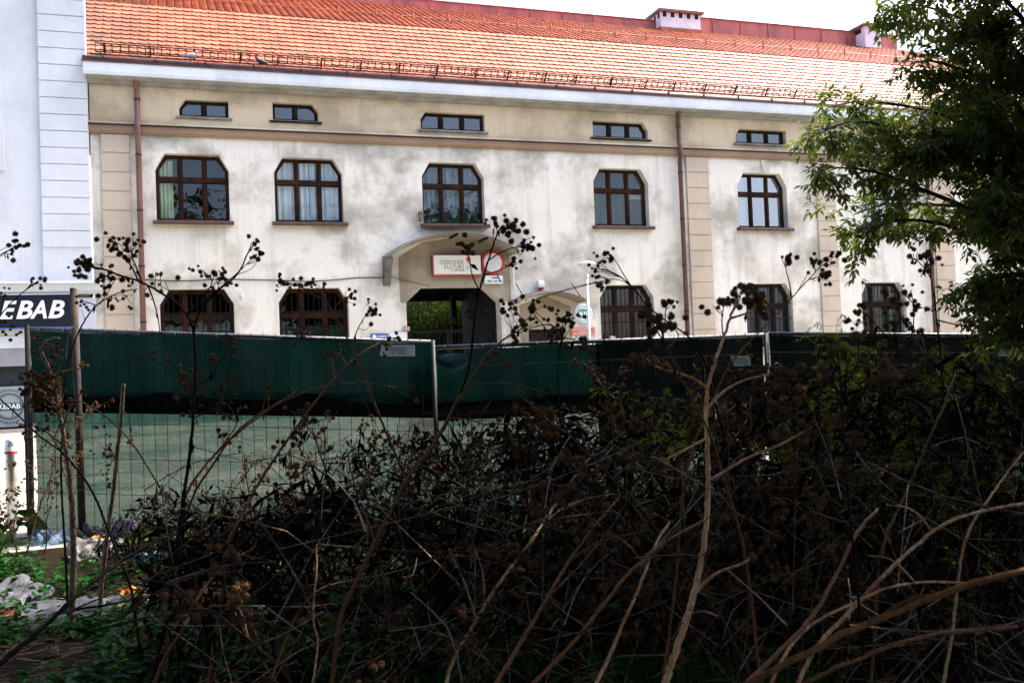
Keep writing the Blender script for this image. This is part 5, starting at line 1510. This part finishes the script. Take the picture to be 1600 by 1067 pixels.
# near bare stalks in the lower right
bare = [
 ('thick blurred brown stalk running to the lower right corner', [(1165, 1070), (1220, 1040), (1290, 1005), (1370, 968), (1440, 940), (1520, 912), (1610, 888)], 1.35, 1.25, 17, 'stalk'),
 ('brown stalk forking upward from the thick lower right stalk', [(1172, 1062), (1215, 1020), (1262, 972), (1300, 910), (1330, 850), (1352, 815), (1372, 795)], 1.7, 2.1, 11, 'stalk'),
 ('pale arched stalk bending over at the right edge', [(1340, 942), (1375, 905), (1400, 880), (1425, 858), (1455, 832), (1490, 812), (1540, 797), (1600, 786)], 2.1, 2.2, 9, 'stalk_pale'),
 ('short pale stalk curving right below the arched one', [(1343, 938), (1380, 920), (1425, 911), (1470, 909), (1530, 912)], 2.0, 2.1, 7, 'stalk_pale'),
 ('long brown stalk low along the bottom right', [(1255, 1070), (1300, 1045), (1350, 1025), (1410, 1003), (1470, 990), (1530, 984), (1590, 978)], 1.75, 1.7, 10, 'stalk'),
 ('straight brown stalk rising right in the lower centre', [(795, 1035), (820, 993), (847, 948), (870, 908), (890, 876), (918, 836), (945, 803), (968, 778)], 3.0, 3.5, 10, 'stalk'),
 ('long brown stalk fanning toward the pale violet one', [(830, 1070), (880, 1020), (926, 966), (968, 912), (1000, 878), (1030, 853), (1065, 832), (1104, 810)], 2.5, 2.9, 10, 'stalk'),
 ('grey brown stalk leaning from the bottom centre', [(930, 1070), (957, 1013), (975, 970), (994, 928), (1010, 886), (1027, 845), (1046, 815)], 2.6, 2.9, 10, 'stalk_pale'),
 ('ochre stalk rising right above the bottom centre', [(735, 985), (770, 925), (800, 884), (830, 845), (850, 815), (872, 782), (903, 738), (927, 708)], 3.6, 4.1, 8, 'stalk_pale'),
 ('reddish stalk slanting through the goldenrod', [(1404, 795), (1416, 768), (1442, 710), (1462, 662), (1475, 635), (1484, 605), (1493, 585)], 3.4, 3.7, 7, 'stalk'),
 ('grey stalk slanting up at the right edge', [(1545, 780), (1562, 755), (1580, 730), (1605, 700)], 3.6, 3.7, 7, 'stalk_pale'),
 ('thin tan stalk arching over the left centre weeds', [(560, 905), (620, 892), (660, 880), (690, 870), (730, 869), (770, 878), (822, 893)], 3.5, 3.8, 4.5, 'stalk'),
 ('thin straight tan stalk low in the left centre', [(585, 1030), (610, 1015), (650, 990), (690, 970), (700, 964)], 3.2, 3.4, 4, 'stalk'),
 ('vertical kinked pale stalk at the bottom left centre', [(488, 1070), (494, 1030), (496, 1000), (490, 970), (491, 930), (495, 890), (494, 850)], 3.7, 4.0, 5.5, 'stalk_pale'),
 ('thin reddish stalk leaning before the netting on the left', [(582, 838), (575, 815), (567, 797), (558, 770), (548, 735), (542, 705)], 4.6, 4.8, 5.5, 'stalk'),
 ('dark slanting stem on the far left before the poster', [(190, 880), (170, 830), (140, 760), (95, 705), (60, 680), (30, 650), (-10, 615)], 5.2, 5.6, 6, 'stalk_dark'),
 ('long thin stalk slanting down right across the left netting', [(268, 790), (240, 745), (212, 700), (185, 668), (150, 640), (120, 626), (80, 632)], 5.3, 5.6, 4.5, 'stalk'),
 ('forked grey stem at the lower left centre', [(240, 1070), (262, 1020), (285, 985), (300, 950), (330, 905), (372, 870), (418, 845)], 4.3, 4.8, 8, 'stalk'),
]
for i, (lab, p, d0, d1, w_, m_) in enumerate(bare):
    r_ = random.Random(40+i); bl = []
    k = len(p)//2; bx, by_ = p[k]
    if i % 3 != 1:
        sgn = r_.choice((-1, 1)); bl = [([(bx, by_), (bx+sgn*28+10, by_-26), (bx+sgn*55+20, by_-38), (bx+sgn*90+20, by_-44)], w_*.42)]
    stalk(lab, p, d0, d1, w_*(1. if i < 5 else .85), bl, [], 'stalk_mid' if m_ == 'stalk' and i > 6 else m_, 40+i, name='dry_stalk', leaves=3, wend=.5, sub=False)

# ================================================================== burdock tangle, built once per form and set out
def burdock_form(seed, h, lean):
    r = np.random.default_rng(seed)
    mb = MB(); bur = []; lv = []
    az = r.uniform(0, 6.28)
    ln = np.array([math.cos(az), math.sin(az), 0])*lean
    main = smooth_path([(0, 0, -.03), ln*h*.25+np.array([0, 0, h*.35]), ln*h*.6+np.array([0, 0, h*.7]), ln*h*1.0+np.array([0, 0, h*.96])] , 22) + r.normal(0, .005, (22, 3))
    mb.tube(main, np.linspace(.0085, .003, 22), 6)
    for b in range(r.integers(9, 13)):
        i = int(r.uniform(.3, 1)*21); a = r.uniform(0, 6.28)
        L = h*r.uniform(.18, .45)*(1.2-i/26); d0 = np.array([math.cos(a), math.sin(a), r.uniform(.1, .9)])
        q = smooth_path([main[i], main[i]+d0*L*.5, main[i]+d0*L*.8+np.array([0, 0, r.uniform(-.06, .08)]), main[i]+d0*L+np.array([0, 0, r.uniform(-.22, .14)])], 9)
        mb.tube(q, np.linspace(.0042, .0016, 9), 5, False)
        for c in range(r.integers(3, 7)):
            j = r.integers(3, 9); p = q[j]; e = p + unit(r.normal(0, 1, 3)+np.array([0, 0, .5]))*r.uniform(.025, .07)
            mb.tube([p, (p+e)/2+r.normal(0, .004, 3), e], [.0016, .0014, .0012], 4, False)
            bur += [e + r.normal(0, .013, 3) for _ in range(r.integers(1, 5))]
        lv += [q[r.integers(2, 9)] for _ in range(3)]
    st = mb.mesh('stem', True); st.materials.append(M['stalk_dim'])
    v, f = burrs_arrays(bur, 1.0, seed); bm_ = arrays_mesh('burrs', v, f); bm_.materials.append(M['burr'])
    v, f = hanging_leaves(lv, seed, .06); lm = arrays_mesh('dry_leaves', v, f); lm.materials.append(M['dryleaf'])
    return st, bm_, lm
forms = [burdock_form(200+i, h, l) for i, (h, l) in enumerate(((1.25, .25), (1.35, .5), (1.15, .7), (1.4, .15), (1.05, .9), (1.3, .6), (1.2, .4)))]
def place_form(form, x, y, s, rz, label, group):
    t = thing('dry_burdock', label, 'dead plant', (x, y, ground_z(y)), group)
    t.rotation_euler = (0, 0, rz); t.scale = (s, s, s)
    for nm, me in zip(('stem', 'burrs', 'dry_leaves'), form):
        o = bpy.data.objects.new(nm, me); COL.objects.link(o); o.parent = t
        if nm != 'stem': o['kind'] = 'stuff'
r_ = random.Random(31)
spots = []
def try_spots(x0, x1, n, d0, d1, t0, t1):
    for _ in range(n):
        xp = r_.uniform(x0, x1); D = r_.uniform(d0, d1); ytop = r_.uniform(t0, t1)
        p = at(xp, ytop, D); h = p[2] - ground_z(p[1])
        spots.append((p[0], p[1], max(.6, h)/1.22))
try_spots(560, 960, 12, 4.6, 8.6, 610, 720)
try_spots(900, 1250, 14, 3.8, 9.0, 560, 700)
try_spots(1200, 1620, 18, 3.2, 9.0, 520, 690)
try_spots(250, 600, 6, 5.2, 8.4, 690, 800)
try_spots(600, 1600, 16, 3.2, 6.0, 720, 900)
try_spots(-20, 200, 3, 7.4, 8.6, 640, 720)
MARKS = ((150, 'the rusty pole'), (300, 'the first ground floor window'), (490, 'the second ground floor window'), (625, 'the white plate on the fence'), (715, 'the passage opening'), (850, 'the door canopy'), (915, 'the lamp post'), (980, 'the brown curtained window'), (1080, 'the middle downpipe'), (1200, 'the grey curtained window'), (1290, 'the second beige pilaster'), (1380, 'the olive curtained window'), (1460, 'the right downpipe'), (1580, 'the far right edge'))
def picture_x(x, y, z=1.0):
    v = np.array([x, y, z]) - CAM; return PW/2 + FPX*(v @ Rv)/(v @ Fv)
def mark_of(x, y):
    p = picture_x(x, y); return min(MARKS, key=lambda m: abs(m[0]-p))[1]
for i, (x, y, s) in enumerate(spots):
    s = min(s, 1.45); dep = math.hypot(x, y)
    lab = ('tall' if s > 1.1 else 'low' if s < .8 else 'mid height') + ' dry burdock, ' + ('nearest' if dep < 4.4 else 'midway' if dep < 6.6 else 'against the fence') + ', in line with ' + mark_of(x, y)
    place_form(forms[i % 7], x, y, s, r_.uniform(0, 6.28), lab, 'burdocks of the dark tangle')

# withered foliage that fills the tangle, too fine to count
r = np.random.default_rng(55); wp = []
def tangle_point(dmin, up):
    while True:
        xp = 250 + 1400*r.random()**.85; D = r.uniform(dmin, 8.9)
        lim = np.interp(xp, [250, 420, 560, 700, 900, 1050, 1650], [800, 775, 715, 660, 640, 610, 570]) + up
        c = at(xp, lim + (1130-lim)*r.random()**.8, D)
        if c[2] > ground_z(c[1]) + .03 and c[1] < 8.95: return c
for _ in range(620):
    c = tangle_point(4.4, r.normal(10, 14)); k = int(r.integers(25, 85)); sp = r.uniform(.04, .12)
    q = c + r.normal(0, 1, (k, 3))*sp*np.array([1, 1, .8]); q[:, 2] = np.maximum(q[:, 2], ground_z(c[1]) + .01); q[:, 1] = np.minimum(q[:, 1], 9.0)
    wp += list(q)
for _ in range(6000): wp.append(tangle_point(5.5, 30.))
for _ in range(2600):
    xp = r.uniform(150, 420); c = at(xp, r.uniform(790, 900) - 25*math.sin(xp*.03), r.uniform(7.4, 8.9))
    if c[2] > ground_z(c[1]) + .01 and c[1] < 9.1: wp.append(c)
wp = np.array(wp); n = len(wp)
v, f = leaf_arrays(wp, unit(r.normal(0, 1, (n, 3)) + np.array([0, 0, -.6])), unit(r.normal(0, 1, (n, 3))), np.where(r.random(n) < .35, r.uniform(.08, .26, n), r.uniform(.02, .075, n)), np.where(r.random(n) < .45, r.uniform(.003, .008, n), r.uniform(.012, .04, n)))
tag(link('withered_foliage', arrays_mesh('withered_foliage', v, f), M['dryleaf'], None, 'stuff'), 'dark withered leaves hanging through the burdock tangle', 'foliage')

# loose dead sticks lying through the tangle: nobody could count them
r = np.random.default_rng(77); mb = MB()
for i in range(950):
    u = r.random()
    xp = 200 + 1420*u**.8; yp = r.uniform(700, 1075); D = r.uniform(2.6, 8.2)
    c = at(xp, yp, D)
    if c[2] < .03: c = onZ(xp, yp, .03 + .1*r.random())
    if c[1] > 9: continue
    L = r.uniform(.15, .75); az = r.normal(.3, .9); el = r.normal(.45, .5)*(1 if r.random() < .7 else -1)
    d = np.array([math.cos(az)*math.cos(el), math.sin(az)*math.cos(el), math.sin(el)])
    a_, b_ = c-d*L/2, c+d*L/2
    a_[2] = max(a_[2], .01); b_[2] = max(b_[2], .01)
    mid = (a_+b_)/2 + r.normal(0, .05, 3)*L
    k = r.uniform(.0012, .0038)
    mb.tube(smooth_path([a_, mid, b_], 5), np.linspace(k, k*.6, 5), 5, False)
for i in range(700):      # flattened straw around the litter
    p = onZ(r.uniform(-20, 420), r.uniform(880, 1075), .02+.05*r.random()); az = r.normal(.2, .5); L = r.uniform(.1, .35)
    d = np.array([math.cos(az), math.sin(az), r.normal(0, .12)])*L/2
    mb.tube([p-d, p+r.normal(0, .008, 3), p+d], .0022, 4, False)
tag(mb.build('dead_sticks', M['stick'], None, True, 'stuff'), 'loose dead sticks and straw tangled over the whole lot', 'sticks')

# ================================================================== goldenrod
def goldenrod_form(seed, h):
    r = np.random.default_rng(seed); mb = MB(); P_ = []; Dn = []; S_ = []
    pl_p = []; pl_d = []
    for s_ in range(4):
        b = np.array([r.normal(0, .05), r.normal(0, .05), -.02]); tip = b + np.array([r.normal(0, .16), r.normal(0, .16), h*r.uniform(.8, 1.05)])
        q = smooth_path([b, (b+tip)/2 + r.normal(0, .03, 3), tip], 18); mb.tube(q, np.linspace(.0035, .0012, 18), 5, False)
        for k in range(70):
            u = r.uniform(.15, .95); i = int(u*17); a = r.uniform(0, 6.28)
            P_.append(q[i]); Dn.append((math.cos(a), math.sin(a), r.uniform(-.3, .6))); S_.append(.10*(1.15-u)+.02)
        for k in range(7):   # plume branchlets
            i = 17-int(k*.7); a = r.uniform(0, 6.28); e = q[i] + np.array([math.cos(a)*.10, math.sin(a)*.10, r.uniform(-.01, .06)])*r.uniform(.6, 1.2)
            w = smooth_path([q[i], (q[i]+e)/2 + np.array([0, 0, .03]), e], 8); mb.tube(w, .001, 4, False)
            for j in range(26):
                P_.append(w[r.integers(1, 8)] + r.normal(0, .004, 3)); Dn.append(tuple(unit(r.normal(0, 1, 3)+np.array([0, 0, .8])))); S_.append(.018)
    P_ = np.array(P_); Dn = np.array(Dn); S_ = np.array(S_)
    v, f = leaf_arrays(P_, Dn, unit(np.array([0, 0, 1.]) + r.normal(0, .3, P_.shape)), S_, S_*.22 + .002)
    st = mb.mesh('stem', True); st.materials.append(M['golden']); lm = arrays_mesh('foliage', v, f); lm.materials.append(M['golden'])
    return st, lm
gforms = [goldenrod_form(300+i, 1.2) for i in range(5)]
gs = []
for _ in range(12): gs.append((r_.uniform(1230, 1620), r_.uniform(6.2, 9.4), r_.uniform(525, 600)))
for _ in range(9): gs.append((r_.uniform(980, 1130), r_.uniform(5.4, 7.5), r_.uniform(590, 690)))
for _ in range(9): gs.append((r_.uniform(1150, 1600), r_.uniform(4.8, 7), r_.uniform(610, 720)))
gs.append((1290, 8.6, 488)); gs.append((1300, 8.8, 500))
for i, (xp, D, ytop) in enumerate(gs):
    p = at(xp, ytop, D); g0 = ground_z(p[1]); s = min(max(.5, p[2]-g0)/1.25, 1.75)
    tall = ytop < 505
    t = thing('goldenrod', ('green goldenrod spray standing above the fence rail before the beige pilaster' if tall else 'green goldenrod clump ' + ('midway' if D < 6.6 else 'by the fence') + ', in line with ' + mark_of(p[0], p[1])), 'plant', (p[0], p[1], g0), 'goldenrod above the fence' if tall else 'goldenrod clumps')
    t.rotation_euler = (0, 0, r_.uniform(0, 6.28)); t.scale = (s, s, s)
    for nm, me in zip(('stem', 'foliage'), gforms[i % 5]):
        o = bpy.data.objects.new(nm, me); COL.objects.link(o); o.parent = t
        if nm == 'foliage': o['kind'] = 'stuff'

# ================================================================== low green cover
r = np.random.default_rng(90)
litter_xy = [tuple(onZ(a_, b_, .03)[:2]) for a_, b_ in ((18, 945), (70, 962), (110, 970), (78, 880), (146, 895), (192, 868), (202, 932), (230, 945), (240, 895), (140, 872))]
P_ = []; Dn = []; S_ = []
def weeds(n, x0, x1, y0, y1, hmax, size, nl=9):
    for _ in range(n):
        p = onZ(r.uniform(x0, x1), r.uniform(y0, y1), .01)
        if p[1] > 9.2: continue
        # leave bare patches and the ground where the litter lies
        if x0 < 0:
            if min((p[0]-a_)**2+(p[1]-b_)**2 for a_, b_ in litter_xy) < .10 and r.random() < .8: continue
        if math.sin(p[0]*3.1+1)*math.sin(p[1]*2.3) < -.35: continue
        p[2] = ground_z(p[1]) + .01; hh = hmax*r.uniform(.3, 1)
        for k in range(nl):
            a = r.uniform(0, 6.28); z = hh*r.uniform(.3, 1)
            q = p + np.array([math.cos(a)*.05, math.sin(a)*.05, z])*np.array([1+z*2, 1+z*2, 1])
            P_.append(q); Dn.append((math.cos(a), math.sin(a), r.uniform(-.35, .25))); S_.append(size*r.uniform(.6, 1.3))
weeds(520, -30, 430, 960, 1090, .16, .075)
weeds(260, -30, 420, 830, 960, .20, .065)
weeds(160, -30, 240, 850, 960, .20, .07)
weeds(500, 400, 1250, 960, 1090, .18, .06)
weeds(420, 400, 1250, 850, 980, .22, .055)
weeds(160, -30, 400, 800, 870, .22, .06)
weeds(260, 600, 1600, 820, 900, .4, .06)
P_ = np.array(P_); Dn = np.array(Dn); S_ = np.array(S_)
v, f = leaf_arrays(P_, Dn, unit(np.array([0, 0, 1.]) + r.normal(0, .3, P_.shape)), S_, S_*.62)
tag(link('ground_weeds', arrays_mesh('ground_weeds', v, f), M['weed'], None, 'stuff'), 'low green leafy weeds covering the lot floor', 'weeds')
n = 9000
gp = np.array([onZ(r.uniform(480, 1300), r.uniform(930, 1100), .01) for _ in range(n)])
k = (np.sin(gp[:, 0]*4)*np.sin(gp[:, 1]*3.3) > -.2); gp = gp[k]; n = len(gp)
d = unit(np.stack([r.normal(0, .35, n), r.normal(0, .35, n), np.ones(n)], 1))
v, f = leaf_arrays(gp, d, unit(r.normal(0, 1, (n, 3))), r.uniform(.08, .22, n), np.full(n, .005))
tag(link('grass', arrays_mesh('grass', v, f), M['grass'], None, 'stuff'), 'fine green grass under the dead stalks at the bottom', 'grass')

# broad leaved green burdocks by the left end of the fence
def broad_plant(label, xp, yp, D, n, size, seed):
    r = np.random.default_rng(seed)
    b = at(xp, yp, D); b[2] = ground_z(b[1])
    t = thing('green_burdock', label, 'plant', tuple(b), 'green burdocks')
    for k in range(n):
        a = r.uniform(0, 6.28); d = np.array([math.cos(a), math.sin(a), 0]); hz = r.uniform(.06, .24); L = size*r.uniform(.7, 1.2)
        s0 = b + d*.18*r.uniform(.4, 1) + np.array([0, 0, hz]); side = np.array([-d[1], d[0], 0])
        v = []; nu, nv = 7, 5
        for i in range(nu):
            u = i/(nu-1); wdt = L*.42*math.sin(math.pi*min(1, u*.93+.07))**.7
            for j in range(nv):
                q = (j/(nv-1)-.5)*2
                v.append(s0 + d*L*u + side*wdt*q + np.array([0, 0, .06*u - .20*u*u*L/.25 + .05*abs(q)*L/.25 + .012*math.sin(9*u+5*q)]))
        f = [(i*nv+j, i*nv+j+1, (i+1)*nv+j+1, (i+1)*nv+j) for i in range(nu-1) for j in range(nv-1)]
        lf = link('leaf', arrays_mesh('leaf', np.array(v), np.array(f), True), M['burleaf'], t)
        MB().tube(smooth_path([b, b+d*.06+np.array([0, 0, hz*.6]), s0], 6), .006, 5).build('leaf_stalk', M['burleaf'], lf, True)
broad_plant('broad leaved green burdock at the left foot of the fence', 14, 850, 8.7, 9, .26, 1)
broad_plant('broad leaved green burdock behind the bare branch', 255, 838, 8.2, 8, .24, 2)
broad_plant('broad leaved green burdock below the netting middle', 320, 832, 8.4, 7, .22, 3)

# ================================================================== litter
def crumpled(name, label, xp, yp, w, h, mat, seed, tilt=.35, rz=0., amp=.05, cat='litter', lift=.05):
    r = np.random.default_rng(seed); n = 16
    c = onZ(xp, yp, .03); c[2] = ground_z(c[1]) + lift
    t = np.array([r.uniform(0, 6.28, 3) for _ in range(8)]); fr = r.uniform(2, 10, (8, 2))
    ca, sa = math.cos(rz), math.sin(rz); v = []
    for i in range(n):
        for j in range(n):
            u, q = i/(n-1)*2-1, j/(n-1)*2-1
            edge = 1 + .13*math.sin(5*math.atan2(q, u)+seed) + r.normal(0, .012)
            x, y = u*w/2*edge, q*h/2*edge
            z = sum(math.sin(fr[k, 0]*u+t[k, 0])*math.sin(fr[k, 1]*q+t[k, 1]) for k in range(8))*amp/3 + r.normal(0, amp*.05)
            z += -abs(u*q)*amp
            y2 = y*math.cos(tilt) - z*math.sin(tilt); z2 = y*math.sin(tilt) + z*math.cos(tilt)
            v.append((c[0]+x*ca-y2*sa, c[1]+x*sa+y2*ca, max(c[2]+z2, .006)))
    f = [(i*n+j, (i+1)*n+j, (i+1)*n+j+1, i*n+j+1) for i in range(n-1) for j in range(n-1)]
    me = arrays_mesh(name, np.array(v), np.array(f), True)
    return tag(link(name, me, M[mat]), label, cat, 'litter on the ground')
crumpled('plastic_bag', 'crumpled grey plastic bag at the left edge', 18, 945, .52, .50, 'pl_grey', 1, .35, .2, .05)
crumpled('plastic_sheet', 'flat grey plastic sheet under the bare branch', 96, 968, .66, .60, 'pl_grey', 2, .15, -.3, .028, lift=.07)
crumpled('plastic_bag', 'pale blue and grey bag behind the weeds at the left', 78, 880, .32, .30, 'pl_blue', 3, .6, .1, .07)
crumpled('crumpled_paper', 'white crumpled paper between the two pale stalks', 146, 895, .36, .34, 'pl_white', 4, .8, .3, .06)
crumpled('torn_card', 'violet grey torn card behind the white paper', 192, 868, .22, .26, 'pl_violet', 5, 1.0, -.3, .02)
crumpled('plastic_bag', 'thin grey bag above the white paper', 140, 872, .26, .24, 'pl_grey', 6, .8, .0, .06)
crumpled('wrapper', 'orange wrapper lying above the white paper', 152, 880, .12, .12, 'pl_orange', 7, .7, .4, .03)
crumpled('plastic_bottle_film', 'blue white crumpled film right of the pale stalks', 240, 895, .26, .14, 'pl_blue', 8, .6, .1, .05)
crumpled('wrapper', 'orange and blue torn wrapper in the middle of the litter', 202, 932, .16, .10, 'pl_orange', 9, .6, .1, .03)
crumpled('wrapper', 'pale yellow wrapper flattened beside the light blue scrap', 205, 950, .20, .10, 'pl_yellow', 10, .3, .2, .02)
crumpled('paper_scrap', 'light blue paper scrap right of the yellow wrapper', 231, 945, .09, .10, 'pl_blue', 11, .8, .1, .02)
crumpled('film_scrap', 'deep blue film scrap below the light blue one', 226, 956, .06, .04, 'pl_deepblue', 12, .6, .1, .01)
crumpled('film_scrap', 'deep blue film scrap left of the blue white film', 213, 893, .07, .05, 'pl_deepblue', 13, .6, .1, .015)
crumpled('metal_scrap', 'rusty red scrap beside the grey bag', 16, 966, .10, .13, 'pl_red', 14, .9, .6, .02)
crumpled('paper_scrap', 'white paper scrap between grey bag and sheet', 37, 955, .08, .15, 'pl_white', 15, .9, -.2, .02)
crumpled('paper_scrap', 'small white paper scrap at the bottom left', 76, 1021, .10, .06, 'pl_white', 16, .4, .1, .02)
crumpled('paper_scrap', 'white scrap in the shadows right of the forked stem', 430, 893, .10, .08, 'pl_white', 17, .7, .2, .02)
crumpled('paper_scrap', 'pale scrap deep in the tangle below the netting', 603, 830, .12, .10, 'pl_white', 18, .7, .2, .03)
crumpled('film_scrap', 'tiny light blue scrap in the dark grass', 580, 990, .05, .04, 'pl_blue', 19, .7, .2, .01)

# labels that came out alike are told apart by their order in the picture
from collections import defaultdict
same = defaultdict(list)
for o in bpy.data.objects:
    if o.parent is None and o.get('label'): same[o['label']].append(o)
for lab, os_ in same.items():
    if len(os_) > 1:
        os_.sort(key=lambda o: picture_x(o.location.x, o.location.y))
        for k, o in enumerate(os_):
            o['label'] = lab + ', ' + ('left one' if k == 0 else 'right one' if k == len(os_)-1 else 'middle one' if len(os_) == 3 else ('second', 'third', 'fourth', 'fifth', 'sixth')[min(k, 5)-1])
